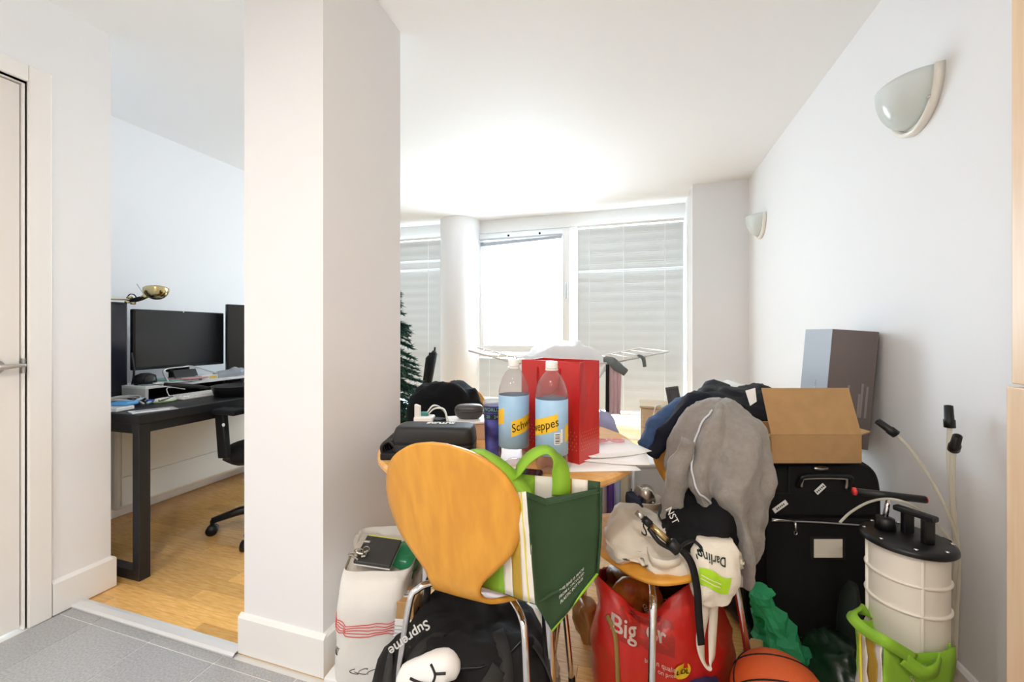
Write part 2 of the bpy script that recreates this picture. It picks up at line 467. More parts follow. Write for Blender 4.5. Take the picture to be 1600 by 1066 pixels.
# windows
def win_frame(name, x0, x1, z0, z1, t=.05, y0=YW-.02, y1=YW+.05):
    m = MB().bx(x0,x0+t,y0,y1,z0,z1).bx(x1-t,x1,y0,y1,z0,z1).bx(x0+t,x1-t,y0,y1,z0,z0+t).bx(x0+t,x1-t,y0,y1,z1-t,z1)
    return m
ZH, ZT = 2.215, .86
struct(MB().bx(-2.93, .472, YW-.03, YW+.10, ZH, CZ).build('wall_header', FRAME))
struct(MB().bx(-2.93, .472, YW-.01, YW+.10, 0, .10).build('wall_sill', FRAME))
def window(i, x0, x1, label, sash=False):
    w = struct(thing('window_%d' % i, label, None, ((x0+x1)/2, YW, 0)))
    win_frame('f', x0, x1, .10, ZH, .045).build('frame', FRAME, w, bevel=.003)
    MB().bx(x0+.045, x1-.045, YW-.02, YW+.05, ZT-.03, ZT+.03).build('transom', FRAME, w, bevel=.003)
    MB().bx(x0+.04, x1-.04, YW+.028, YW+.032, .14, ZT-.025).build('pane', GLASS, w)
    if sash:
        s_ = win_frame('s', x0+.03, x1-.03, ZT+.015, ZH-.015, .075, YW-.055, YW+.01).build('sash', FRAME, w, bevel=.004)
        MB().bx(x0+.10, x1-.10, YW-.03, YW-.026, ZT+.085, ZH-.085).build('pane', GLASS, s_)
        g = MB().bx(x0+.100, x0+.106, YW-.058, YW-.05, ZT+.09, ZH-.09).bx(x1-.106, x1-.1, YW-.058, YW-.05, ZT+.09, ZH-.09)
        g.build('gasket', mat('grey_gasket', (.25,.25,.26), .6), s_)
        MB().tube([(x1-.06, YW-.075, 1.45),(x1-.06, YW-.085, 1.53),(x1-.06, YW-.075, 1.62)], .012, 8, smooth=3).build('window_handle', mat('grey_metal', (.45,.46,.48), .4, .5), s_, smooth=True)
        for k in (.36, .68):
            MB().lathe([(0,0),(.012,0),(.010,-.008),(0,-.009)], (x0+(x1-x0)*k, YW-.055, ZH-.05), 12, Matrix.Rotation(-math.pi/2,3,'X')).build('screw_cap', BLACKM, s_)
    else:
        MB().bx(x0+.04, x1-.04, YW+.028, YW+.032, ZT+.025, ZH-.04).build('pane', GLASS, w)
    return w
window(1, -2.92, -2.06, 'fixed window behind a lowered blind, left of the round column')
window(2, -1.736, -.63, 'tilt window with its blind pulled up, blown out by daylight', True)
window(3, -.625, .470, 'fixed window behind a lowered blind, right of the open sash')
SLAT = thin_mat('blind_slat', (.60,.595,.575), .008, .5)
CORD = thin_mat('blind_cord', (.9,.9,.88), .1, .6)
def blind(x0, x1, zt, zb, label, cords, y=YW-.085, tilt=1.40, group=None, gaps=(21,)):
    b = thing('venetian_blind', label, 'blind', ((x0+x1)/2, y, zb), group)
    MB().bx(x0, x1, y-.014, y+.014, zt-.028, zt).build('headrail', FRAME, b, bevel=.002)
    m = MB(); pitch = .0205; z = zt-.05; k = 0; hw = .0125
    while z > zb+.03:
        ti = tilt + .03*math.sin(k*1.3)+(-.35 if k in gaps else 0)
        P = []
        for x in (x0+.003, x1-.003):
            rw = []
            for q in (-1, 0, 1):
                rw.append(Vector((x, y+q*hw*math.cos(ti), z+q*hw*math.sin(ti)+(.0016 if q == 0 else 0))))
            P.append(rw)
        m.grid(P); z -= pitch; k += 1
    m.build('slats', SLAT, b, kind='stuff', smooth=True)
    for c in cords:
        MB().tube([(c, y-.015, zt-.03), (c, y-.015, zb)], .0022, 5).build('ladder_cord', CORD, b)
    MB().bx(x0, x1, y-.012, y+.012, zb, zb+.018).build('bottom_rail', FRAME, b, bevel=.003)
    return b
blind(-2.90, -2.07, 2.205, .30, 'lowered venetian blind beside the artificial tree and round column', [-2.75, -2.30], gaps=(11, 16))
blind(-.575, .455, 2.205, .26, 'wide lowered venetian blind right of the open window', [-.45, .28, -.11])
blind(-1.69, -.68, .845, .26, 'short venetian blind over the low pane beneath the bright window', [-1.55, -.82], y=YW-.075)
# gathered blind at the top of the sash
gb = thing('venetian_blind', 'gathered blind pulled up crooked at the top of the bright window', 'blind', (-1.18, YW-.085, 2.1))
gm = mat('gathered_slats', (.50,.52,.56), .5)
m = MB()
for k in range(7):
    m.add([Vector((-1.655, YW-.105, 2.098-k*.0075)), Vector((-.735, YW-.105, 2.112-k*.004)), Vector((-.735, YW-.072, 2.112-k*.004)), Vector((-1.655, YW-.072, 2.098-k*.0075)),
           Vector((-1.655, YW-.105, 2.094-k*.0075)), Vector((-.735, YW-.105, 2.109-k*.004)), Vector((-.735, YW-.072, 2.109-k*.004)), Vector((-1.655, YW-.072, 2.094-k*.0075))],
          [(0,1,2,3),(7,6,5,4),(0,4,5,1),(1,5,6,2),(2,6,7,3),(3,7,4,0)])
m.build('slats', gm, gb, kind='stuff')
MB().bx(-1.66, -.73, YW-.108, YW-.07, 2.115, 2.135).build('headrail', gm, gb)
# kitchen ceiling downlights behind the viewer (the warm light on the pillar)
LAMP = bpy.data.materials.new('lamp_glow'); LAMP.use_nodes = True
_e = LAMP.node_tree.nodes; _p = _e['Principled BSDF']
_p.inputs['Emission Color'].default_value = (1,.86,.7,1); _p.inputs['Emission Strength'].default_value = 6
KLAMP = [(-1.45,-.45,.8), (-.25,-.40,1.35), (-.95,-1.4,.8), (.25,-.95,1.35)]
for i, (x, y, s) in enumerate(KLAMP):
    t = thing('ceiling_downlight', 'round white kitchen downlight in the ceiling, out of view', 'light', (x,y,CZ), 'kitchen downlights')
    MB().lathe([(.05,-.002),(.075,-.002),(.075,-.010),(.052,-.012),(.05,-.002)], (x,y,CZ), 24, cap=False).build('rim', WHITE, t, smooth=True)
    MB().lathe([(.0,-.004),(.049,-.004)], (x,y,CZ), 24, cap=False).build('diffuser', LAMP, t)
    l = bpy.data.lights.new('downlight_bulb', 'AREA'); l.shape = 'DISK'; l.size = .14; l.energy = 8.6*s; l.color = (1,.945,.88); l.spread = math.radians(170)
    o = bpy.data.objects.new('downlight_bulb', l); COL.objects.link(o); o.location = (x,y,CZ-.016)
# ================================================================== things
# ------------------------------------------------------------------ wall lights
SCG = clear_mat('frosted_lamp_glass', (.9,.93,.92), rough=.15, haze=(.95,.97,.96), hz=.62)
SCB = mat('cream_enamel', (.90,.87,.80), .35)
def sconce(yc, zt, label, wdt=.128, hgt=.165):
    t = thing('wall_light', label, 'wall light', (XR, yc, zt-hgt))
    n = 24; out = []
    for k in range(n+1):
        a = math.pi*k/n; out.append((math.cos(a), -abs(math.sin(a))**.9))
    # back plate with a rolled rim, flat on top
    def ring(s, x, dz=0): return [Vector((XR-x, yc+p*wdt*s, zt+dz+q*hgt*s)) for p, q in out]
    P = [ring(1.0,.001), ring(1.0,.016), ring(.98,.022), ring(.93,.022), ring(.90,.016), ring(.90,.010)]
    MB().grid(P).build('rim', SCB, t, smooth=True, solid=.002)
    MB().grid([ring(.95,.004), ring(.5,.004), ring(.02,.004)]).build('back_plate', SCB, t)
    # glass bowl: quarter ellipsoid open at the top
    P = []
    for k in range(13):
        b = math.pi/2*k/12; P.append([Vector((XR-.016-.085*math.sin(b), yc+p*wdt*.86*math.cos(b), zt+.002+q*hgt*.86*math.cos(b))) for p, q in out])
    MB().grid(P).build('glass_shade', SCG, t, smooth=True, solid=.003)
    for a in (.52, .5*math.pi+.95):
        p, q = math.cos(a), -math.sin(a)
        MB().lathe([(0,0),(.006,0),(.005,.008),(0,.009)], (XR-.020, yc+p*wdt*.96, zt+q*hgt*.94), 10, Matrix.Rotation(-math.pi/2,3,'Y')).build('screw', STEEL, t)
    MB().tube([(XR-.03,yc,zt-.05),(XR-.05,yc,zt-.05)], .016, 12).build('bulb_holder', WHITE, t, smooth=True)
pa = atX(1463, 92, XR-.02); pb = atX(1387, 165, XR-.02)
sconce((pa.y+pb.y)/2, pa.z-.01, 'large cream half-round wall light with frosted glass, high on right wall')
pc = atX(1185, 352, XR-.02)
sconce(pc.y, 1.955, 'small far wall light with frosted glass near the window corner')

# ------------------------------------------------------------------ desk corner
DZ = .73
DBLK = mat('black_desk', (.009,.009,.011), .42, bump=.03, bscale=150)
dk = thing('desk', 'long black desk with square tube legs against the blue-white wall', 'desk', (-2.45, 2.0, 0))
MB().bx(XD+.03, -2.067, 1.205, 2.45, DZ-.042, DZ).build('desktop', DBLK, dk, bevel=.003)
for y in (1.232, 2.41):
    g = MB().bx(-2.115, -2.072, y-.022, y+.022, 0, DZ-.042).bx(-2.85, -2.807, y-.022, y+.022, 0, DZ-.042).bx(-2.807, -2.115, y-.022, y+.022, 0, .043).bx(-2.807, -2.115, y-.022, y+.022, DZ-.085, DZ-.042)
    g.build('leg_frame', DBLK, dk, bevel=.002)
MB().bx(-2.115, -2.085, 1.254, 2.388, DZ-.085, DZ-.042).build('rail', DBLK, dk, bevel=.002)

rd = thing('convector_heater', 'long low white panel heater on the wall under the black desk', 'heater', (-2.78, 2.3, 0))
HW = mat('heater_enamel', (.80,.785,.74), .35)
p0 = atX(176, 806, -2.66); ye = 3.3
MB().bx(XD+.03, -2.67, 1.45, ye, .125, .665).build('body', HW, rd, bevel=.02, seg=3)
MB().bx(-2.672, -2.662, 1.475, ye-.02, .145, .30).build('lower_panel', HW, rd, bevel=.003)
MB().bx(-2.672, -2.662, 1.475, ye-.02, .304, .64).build('front_panel', HW, rd, bevel=.003)
for y in (1.6, 2.2, 2.9): MB().bx(XD+.001, XD+.04, y-.02, y+.02, .2, .6).build('bracket', WHITE, rd)
# computer tower at the near end of the desk
tw = thing('computer_tower', 'tall dark computer tower at the near end of the desk, half hidden by wall', 'computer', (-2.72,1.34,DZ))
MB().bx(-2.825, -2.66, 1.21, 1.50, DZ+.008, 1.255).build('case', mat('tower_black', (.018,.02,.03), .3), tw, bevel=.004)
MB().bx(-2.66, -2.654, 1.22, 1.49, DZ+.02, 1.245).build('side_panel', mat('tower_glass', (.02,.022,.034), .12), tw, bevel=.002)
for x in (-2.81,-2.68):
    for y in (1.23,1.48): MB().bx(x-.012,x+.012,y-.012,y+.012,DZ,DZ+.009).build('foot', BLACK, tw)
# main monitor
SCRN = mat('dark_screen', (.012,.013,.016), .22, spec=.6)
mo = thing('monitor', 'wide black monitor with a slim bezel on the desk riser', 'monitor', (-2.7,1.775,DZ))
MX = -2.65
MB().bx(MX-.03, MX, 1.520, 2.035, .880, 1.222).build('housing', BLACK, mo, bevel=.006)
MB().bx(MX, MX+.002, 1.529, 2.026, .898, 1.214).build('screen', SCRN, mo)
MB().bx(MX+.0015, MX+.003, 1.775, 1.781, 1.214, 1.220).build('indicator', WINK, mo)
MB().bx(MX-.07, MX-.03, 1.72, 1.84, .85, 1.08).build('stand_neck', BLACK, mo, bevel=.01)
MB().bx(MX-.12, MX+.06, 1.66, 1.90, .805, .815).build('stand_foot', mat('grey_stand', (.35,.36,.38), .35, .6), mo, bevel=.003)
MB().bx(MX-.07, MX-.03, 1.74, 1.82, .812, .87).build('stand_stem', BLACK, mo)
# second monitor angled beyond
m2 = thing('monitor', 'dark portrait monitor beyond the wide one, turned edge-on at the pillar', 'monitor', (-2.55,2.25,DZ))
R2 = Matrix.Rotation(math.radians(-18), 3, 'Z')
MB().box((-2.55,2.185,1.02),(.03,.36,.52),M=R2).build('housing', BLACK, m2, bevel=.005)
MB().box(Vector((-2.55,2.185,1.02))+R2@Vector((.016,0,0)),(.002,.345,.505),M=R2).build('screen', mat('dark_screen_warm', (.02,.018,.015), .3), m2)
MB().tube([(-2.59,2.19,DZ),(-2.59,2.19,.95)], .022, 12).build('stand_neck', BLACK, m2, smooth=True)
MB().lathe([(0,0),(.11,0),(.11,.008),(0,.012)], (-2.59,2.19,DZ), 24).build('stand_foot', BLACK, m2)
# riser shelf
RIS = mat('grey_riser', (.62,.61,.60), .5)
rs = thing('monitor_riser', 'low white monitor riser with open front on the black desk', 'shelf', (-2.6,1.8,DZ))
MB().bx(-2.74,-2.47,1.47,2.10,.790,.805).build('shelf', WHITE, rs, bevel=.002)
MB().bx(-2.74,-2.47,1.47,1.485,DZ,.790).build('side_panel', RIS, rs)
MB().bx(-2.74,-2.47,2.085,2.10,DZ,.790).build('side_panel', RIS, rs)
MB().bx(-2.74,-2.73,1.485,2.085,DZ,.790).build('back_panel', BLACKM, rs)
# things on the riser
sp = thing('desk_speaker', 'small round black speaker on the near end of the riser', 'speaker', (-2.6,1.53,.805))
MB().lathe([(0,0),(.045,0),(.05,.02),(.045,.05),(.02,.062),(0,.063)], (-2.58,1.535,.805), 20).build('body', BLACKM, sp, smooth=True)
MB().lathe([(.0,.0),(.03,.0),(.026,.004),(0,.002)], (-2.533,1.53,.83), 16, Matrix.Rotation(math.pi/2,3,'Y')).build('cone', BLACK, sp, smooth=True)
pp = thing('magazine_pile', 'flat pile of papers and magazines on the riser', 'papers', (-2.55,1.65,.805))
for k,(c,w) in enumerate([((.25,.28,.30),.0),((.7,.68,.65),.012),((.16,.45,.42),-.01),((.75,.35,.35),.02)]):
    MB().box((-2.545+w,1.60+.04*k,.808+.005*k),(.15,.22-.03*k,.0045),rz=.1*k-.15).build('sheet', mat('mag%d'%k,c,.45), pp)
wl2 = thing('laptop_stand', 'bent wire stand with a dark tablet on the riser', 'stand', (-2.55,1.74,.805))
MB().tube([(-2.50,1.60,.815),(-2.57,1.62,.875),(-2.58,1.72,.885),(-2.58,1.80,.880),(-2.50,1.92,.815)], .0045, 8, smooth=5).build('wire', STEEL, wl2, smooth=True)
MB().box((-2.545,1.72,.848),(.006,.13,.055),M=Matrix.Rotation(-.5,3,'Y')).build('tablet', BLACK, wl2, bevel=.002)
MB().bx(-2.585,-2.49,1.66,1.86,.822,.829).build('tray', mat('silver_tray', (.55,.55,.58), .35,.7), wl2)
bx_ = thing('small_carton', 'small white carton with a yellow stripe on the riser', 'box', (-2.5,1.83,.805))
MB().bx(-2.53,-2.475,1.765,1.86,.806,.832).build('box', WHITE, bx_, bevel=.001)
MB().bx(-2.4755,-2.474,1.81,1.855,.811,.827).build('stripe', mat('yellow_print', (.8,.55,.12), .5), bx_)
pb_ = soft('plastic_bag', wrings([(-2.53,1.98,.807,.05,.10,0),(-2.53,1.98,.825,.055,.11,0),(-2.53,1.99,.845,.04,.09,.1),(-2.53,2.0,.855,.01,.03,0)],20),
     clear_mat('cloudy_plastic', (.9,.92,.95), rough=.2, haze=(.75,.78,.82), hz=.6), amp=.014, scale=22, seed=3)
tag(pb_, 'crumpled cloudy plastic bag on the far end of the riser', 'plastic bag')
# keyboard, mouse, pan
kb = thing('keyboard', 'small white keyboard in front of the riser', 'keyboard', (-2.36,1.68,DZ))
MB().bx(-2.435,-2.30,1.545,1.80,DZ,DZ+.012).build('base', WHITE, kb, bevel=.004)
for r in range(4):
    for c in range(12):
        MB().bx(-2.427+r*.031,-2.401+r*.031,1.55+c*.0205,1.568+c*.0205,DZ+.012,DZ+.019).build('key', WHITE, kb, bevel=.002, seg=1)
ms = thing('computer_mouse', 'white oval mouse with a green ring beside the keyboard', 'mouse', (-2.34,1.47,DZ))
MB().lathe([(0,0),(.030,0),(.034,.010),(.027,.022),(.0,.026)], (0,0,0), 20).build('shell', WHITE, ms, smooth=True, M=Matrix.Translation((-2.33,1.475,DZ))@Matrix.Diagonal((.9,1.6,1,1)))
MB().tube([Vector((-2.33+.031*math.cos(a*.4),1.475+.054*math.sin(a*.4),DZ+.006)) for a in range(16)], .002, 6, closed=True).build('ring', mat('green_ring', (.25,.7,.1), .4), ms, smooth=True)
MB().tube([(-2.36,1.52,DZ+.01),(-2.43,1.55,.79),(-2.40,1.62,.775)], .0022, 6, smooth=6).build('cord', WHITE, ms, smooth=True)
pn = thing('frying_pan', 'black frying pan with a long handle on the desk by the pillar', 'pan', (-2.22,1.74,DZ))
pc_ = Vector((-2.21,1.76,DZ))
MB().lathe([(0,.0),(.095,.0),(.112,.055),(.115,.058),(.109,.058),(.092,.006),(0,.006)], pc_, 32, cap=False).build('bowl', mat('nonstick', (.02,.02,.022), .3), pn, smooth=True)
MB().tube([pc_+Vector((-.08,-.075,.045)), pc_+Vector((-.13,-.14,.065)), pc_+Vector((-.20,-.24,.085))], [.007,.011,.009], 10, smooth=4).build('handle', BLACK, pn, smooth=True)
MB().tube([pc_+Vector((-.205,-.246,.086)), pc_+Vector((-.228,-.277,.092))], [.009,.006], 8).build('handle_tip', STEEL, pn, smooth=True)
# desk litter at the near end
cc = thing('cable_coil', 'loose coil of pale cable on the near end of the desk', 'cable', (-2.42,1.36,DZ))
pts = []
for k in range(64):
    a = k*.62; r = .035+.022*math.sin(k*.37); pts.append(Vector((-2.44+r*1.0*math.cos(a)+.02*math.sin(k*.21), 1.345+r*1.35*math.sin(a)+.03*math.sin(k*.13), DZ+.012+.028*abs(math.sin(k*.29)))))
MB().tube(pts, .0032, 6, smooth=4).build('cable', mat('grey_cable', (.55,.54,.52), .5), cc, smooth=True)
MB().box((-2.47,1.42,DZ+.014),(.03,.05,.026),rz=.4).build('plug', BLACK, cc, bevel=.004)
bl = thing('gadget_box', 'white gadget with a bright blue lid at the desk edge', 'box', (-2.28,1.25,DZ))
MB().box((-2.29,1.245,DZ+.010),(.10,.085,.018),rz=.25).build('tray', WHITE, bl, bevel=.004)
MB().box((-2.30,1.285,DZ+.028),(.085,.06,.016),rz=.25).build('lid', mat('bright_blue', (.12,.42,.85), .35), bl, bevel=.006)
kr = thing('pen_bundle', 'tangle of blue and silver pens and keys on the desk', 'pens', (-2.36,1.42,DZ))
rk = random.Random(5)
PC = [mat('ink_blue', (.04,.10,.55), .3), STEEL, BLACK, mat('pale_blue', (.45,.65,.80), .35), mat('ink_navy', (.03,.04,.2), .3)]
for k in range(11):
    c = Vector((-2.35+rk.uniform(-.05,.05), 1.405+rk.uniform(-.05,.06), DZ+.008+.004*(k%4))); a = rk.uniform(0,6.3); l = rk.uniform(.025,.05)
    dv = Vector((math.cos(a),math.sin(a),rk.uniform(-.1,.25)))*l
    MB().tube([c-dv*.5+Vector((0,0,.004)), c+dv+Vector((0,0,.006))], .006, 8).build('pen', PC[k%5], kr, smooth=True)
gd = thing('paper_sheet', 'glossy leaflet lying at the near edge of the desk', 'paper', (-2.14,1.27,DZ))
MB().box((-2.13,1.30,DZ+.0018),(.10,.16,.0015),rz=-.35).build('sheet', mat('glossy_leaflet', (.55,.56,.60), .15), gd)
MB().box((-2.11,1.28,DZ+.0032),(.012,.13,.0012),rz=-.35).build('stripe', PAPER, gd)
# brass lamp
BRASS = mat('aged_brass', (.62,.50,.26), .18, 1.0)
lp = thing('desk_lamp', 'brass dome desk lamp on a jointed arm above the monitor', 'lamp', (-2.84,1.25,DZ))
hd = at(246, 455, 2.22); el = at(201, 468, 2.20); sh = Vector((-2.86,1.235,1.27))
MB().lathe([(0,0),(.04,0),(.04,.018),(.012,.022),(0,.022)], (-2.872,1.235,DZ), 20).build('base', BRASS, lp, smooth=True)
MB().tube([(-2.872,1.235,DZ+.02), (-2.872,1.235,.98), sh], .008, 10).build('post', BRASS, lp, smooth=True)
MB().tube([sh, el], .006, 10).build('arm', mat('pale_brass', (.75,.68,.5), .3, .8), lp, smooth=True)
j = at(207, 470, 2.20)
MB().tube([el+Vector((0,-.004,-.012)), j, at(222, 466, 2.2)], [.008,.013,.012], 10).build('joint', BLACKM, lp, smooth=True)
for q in ((199,472),(208,474),(203,465)): MB().tube([at(q[0]-3,q[1],2.17), at(q[0]+3,q[1],2.17)], .007, 8).build('knob', BRASS, lp, smooth=True)
MB().tube([at(198,466,2.18), at(203,460,2.18), at(210,461,2.18), at(214,467,2.19), at(217,471,2.2)], .003, 6, smooth=4).build('flex', BLACK, lp, smooth=True)
ax = (at(224,459,2.2)-at(250,452,2.24)).normalized()
Mh = ax.to_track_quat('Z','Y').to_matrix()
down = Vector((.25,.1,-1))
Mq = Vector((-.25,.15,.95)).normalized().to_track_quat('Z','Y').to_matrix()
prof = [(.056*math.cos(t), .058*math.sin(t)) for t in [i*math.pi/2/10 for i in range(11)]]
MB().lathe([(r,-z) for r,z in prof], at(244,452,2.22), 32, Mq, cap=False).build('shade', BRASS, lp, smooth=True, solid=.002)
MB().tube([at(222,466,2.2), at(232,460,2.2)], [.012,.016], 12).build('socket', BRASS, lp, smooth=True)
MB().tube([at(214,444,2.19), at(226,462,2.2)], .002, 6).build('switch_rod', STEEL, lp, smooth=True)
cbx = MB().tube([(-2.64,1.505,.98),(-2.63,1.512,.88),(-2.64,1.508,.80),(-2.66,1.505,DZ+.004)], .005, 8, smooth=5).build('black_cable', BLACK, smooth=True)
tag(cbx, 'black cable hanging between the computer tower and the monitor', 'cable')

# office chair (mostly behind the pillar)
oc = thing('office_chair', 'black office chair with a grey-black armrest, half behind the pillar', 'office chair', (-1.92,1.76,0))
C0 = Vector((-1.97,1.80,0))
MB().lathe([(0,.395),(.20,.40),(.235,.42),(.24,.445),(.22,.465),(0,.47)], C0, 32).build('seat', BLACKM, oc, smooth=True, M=Matrix.Translation(C0)@Matrix.Diagonal((1,1,1,1))@Matrix.Translation(-C0))
MB().tube([C0+Vector((0,0,.10)), C0+Vector((0,0,.40))], .028, 16).build('gas_post', BLACK, oc, smooth=True)
for k in range(5):
    a = math.radians(222+72*k); dv = Vector((math.cos(a), math.sin(a), 0))
    lg = MB().tube([C0+Vector((0,0,.115)), C0+dv*.16+Vector((0,0,.105)), C0+dv*.285+Vector((0,0,.075))], [.03,.022,.016], 10).build('base_leg', BLACK, oc, smooth=True)
    w = C0+dv*.285
    MB().tube([w+Vector((-dv.y,dv.x,0))*.022+Vector((0,0,.027)), w-Vector((-dv.y,dv.x,0))*.022+Vector((0,0,.027))], .027, 16).build('caster', BLACK, lg, smooth=True)
    MB().tube([w+Vector((0,0,.03)), w+Vector((0,0,.078))], .010, 8).build('caster_stem', BLACK, lg)
for s in (-1, 1):
    yb = C0.y+s*.24
    ap = MB().box((C0.x-.08, yb-.0, .685), (.27,.085,.028)).build('armrest', BLACKM, oc, bevel=.012, seg=3)
    MB().box((C0.x-.07, yb, .56), (.06,.03,.235), M=Matrix.Rotation(-.10,3,'Y')).build('arm_post', BLACK, oc, bevel=.006)
    MB().tube([(C0.x-.055,yb,.45),(C0.x-.02,yb-s*.05,.41),(C0.x,C0.y+s*.1,.40)], .02, 10, smooth=3).build('arm_bracket', BLACK, oc, smooth=True)
    MB().lathe([(0,0),(.009,0),(.008,.004),(0,.005)], (C0.x-.035, yb-.022, .62), 12, Matrix.Rotation(math.pi/2,3,'X')).build('button', WHITE, oc)
P = surf([[Vector((C0.x+.22+.03*abs(q)**2*-1, C0.y+q*w_, z)) for q in (-1,-.5,0,.5,1)] for z, w_ in ((.52,.17),(.62,.21),(.78,.22),(.92,.20),(1.0,.14))], 4, 4)
MB().grid(P).build('backrest', BLACKM, oc, smooth=True, solid=.035)
MB().tube([C0+Vector((.05,0,.41)), C0+Vector((.24,0,.42)), C0+Vector((.25,0,.6))], .022, 10, smooth=4).build('back_bar', BLACK, oc, smooth=True)

# ------------------------------------------------------------------ dining table
TC, TR, TZ = Vector((-.40,1.275,0)), .413, .73
tb = thing('dining_table', 'round beech dining table crowded with bottles and boxes', 'table', TC)
MB().lathe([(0,TZ-.027),(TR-.008,TZ-.027),(TR,TZ-.018),(TR,TZ-.008),(TR-.006,TZ),(0,TZ)], TC, 96, cap=False).build('tabletop', TABLEW, tb, smooth=True).modifiers.new('e','EDGE_SPLIT').split_angle=.5
for k in range(4):
    a = math.radians(40+90*k); dv = Vector((math.cos(a), math.sin(a), 0))
    lg = MB().tube([TC+dv*.24+Vector((0,0,TZ-.027)), TC+dv*.30+Vector((0,0,.01))], .016, 14).build('leg', CHROME, tb, smooth=True)
    MB().tube([TC+dv*.3005+Vector((0,0,.0)), TC+dv*.299+Vector((0,0,.022))], .019, 14).build('rubber_foot', BLACK, lg, smooth=True)

# ------------------------------------------------------------------ plywood shell chairs
SHELL = [(.180,.438,.02),(.177,.440,.085),(.167,.443,.135),(.145,.447,.170),(.105,.449,.190),(.04,.446,.200),(-.03,.440,.192),(-.085,.437,.160),(-.125,.439,.115),(-.155,.447,.085),
         (-.178,.465,.072),(-.193,.490,.072),(-.203,.520,.086),(-.211,.555,.120),(-.219,.595,.158),(-.228,.640,.182),(-.238,.690,.192),(-.248,.740,.184),(-.257,.785,.158),(-.264,.815,.120),(-.268,.835,.075),(-.270,.845,.02)]
def shell_chair(o, f, label, sc=1.0, group='plywood chairs round the table', legs=True):
    t = thing('dining_chair', label, 'chair', o, group)
    M = frame_m(o, f) @ Matrix.Diagonal((sc,sc,1,1))
    cen = crom([Vector((0,y,z)) for y, z, w in SHELL], 3); wd = crom([Vector((w,0,0)) for y, z, w in SHELL], 3)
    P = []
    for c, w in zip(cen, wd):
        row = []
        for j in range(17):
            q = -1+2*j/16; x = q*w.x
            cup = .012*(x/.19)**2
            up = c.z > .5
            row.append(Vector((x, c.y+(cup*2.2 if up else 0), c.z+(0 if up else cup*.7))))
        P.append(row)
    o2 = MB().grid(P).build('shell', BEECH, t, smooth=True, M=M, solid=.011, bevel=0)
    o2['label'] = 'orange beech plywood seat and back'
    MB().lathe([(0,.405),(.055,.405),(.06,.418),(.06,.426),(0,.428)], (0,.02,0), 20).build('hub', BLACKM, t, M=M)
    for sx in (-1,1):
        for sy in (-1,1):
            k = [Vector((sx*.035,.02+sy*.03,.415)), Vector((sx*.125,.02+sy*.115,.418)), Vector((sx*.158,.02+sy*.148,.410)), Vector((sx*.172,.02+sy*.165,.380)), Vector((sx*.190,.02+sy*.19,.20)), Vector((sx*.205,.02+sy*.21,.008))]
            lg = MB().tube(crom(k,6), .0095, 12).build('leg', CHROME, t, smooth=True, M=M)
            MB().tube([k[-1]+Vector((0,0,.012)), k[-1]+Vector((0,0,-.008))], .0115, 10).build('foot_cap', BLACK, lg, smooth=True, M=M)
    return t
CH1 = Vector((-.395,1.055,0)); F1 = Vector((.08,1,0))
shell_chair(CH1, F1, 'beech plywood chair seen from behind with a green shopping bag on its back', .93)
CH2 = Vector((.05,1.31,0)); F2 = Vector((-.70,-.71,0))
shell_chair(CH2, F2, 'beech plywood chair under the grey hoodie with a tote on its seat')
CH3 = Vector((-.74,1.60,0)); F3 = Vector((.55,-.83,0))
shell_chair(CH3, F3, 'beech plywood chair behind the table carrying black jackets')
# ------------------------------------------------------------------ more helpers for soft things
def limb(pts, ws, ds, n=16, nv=5, axis=None):
    """loft along a path with flattened round sections: ws across (seen from the front), ds in depth"""
    C = crom([Vector(p) for p in pts], nv); k = len(C); F = Vector(axis) if axis else Vector((-SA, CA, 0)); P = []
    wi = lambda a, i: float(np.interp(i/(k-1), np.linspace(0,1,len(a)), a))
    for i, c in enumerate(C):
        t = (C[min(i+1,k-1)]-C[max(i-1,0)]).normalized(); a = t.cross(F)
        a = a.normalized() if a.length > 1e-5 else Vector((1,0,0)); f = a.cross(t)
        P.append([c+a*math.cos(2*math.pi*j/n)*wi(ws,i)+f*math.sin(2*math.pi*j/n)*wi(ds,i) for j in range(n)])
    return P
def limbo(name, pts, ws, ds, m, parent=None, amp=.006, scale=14, seed=1.0, n=20, nv=6, **kw):
    P = crumple(limb(pts, ws, ds, n, nv), amp, scale, seed, closed=True)
    return MB().grid(P, True, True).build(name, m, parent, smooth=True, **kw)
def gp(P, i, j, off=.0, closed=True):
    r, c = len(P), len(P[0]); i = min(max(i, 0), r-1.001); i0 = int(i); fi = i-i0
    if closed: j = j % c; j0 = int(j) % c; j1 = (j0+1) % c; fj = j-int(j)
    else: j = min(max(j,0), c-1.001); j0 = int(j); j1 = j0+1; fj = j-j0
    a = P[i0][j0].lerp(P[i0][j1], fj); b = P[i0+1][j0].lerp(P[i0+1][j1], fj)
    p = a.lerp(b, fi)
    if off:
        du = P[i0][j1]-P[i0][j0]+P[i0+1][j1]-P[i0+1][j0]; dv = b-a; nn = du.cross(dv)
        nn = nn.normalized() if nn.length > 1e-9 else Vector((0,0,1))
        if closed:
            cen = sum((P[i0][q] for q in range(0, c, 4)), Vector())/len(range(0, c, 4))
            if nn.dot(p-cen) < 0: nn = -nn
        elif nn.dot(Vector((0,0,CAM_H))-p) < 0: nn = -nn
        p = p+nn*off
    return p
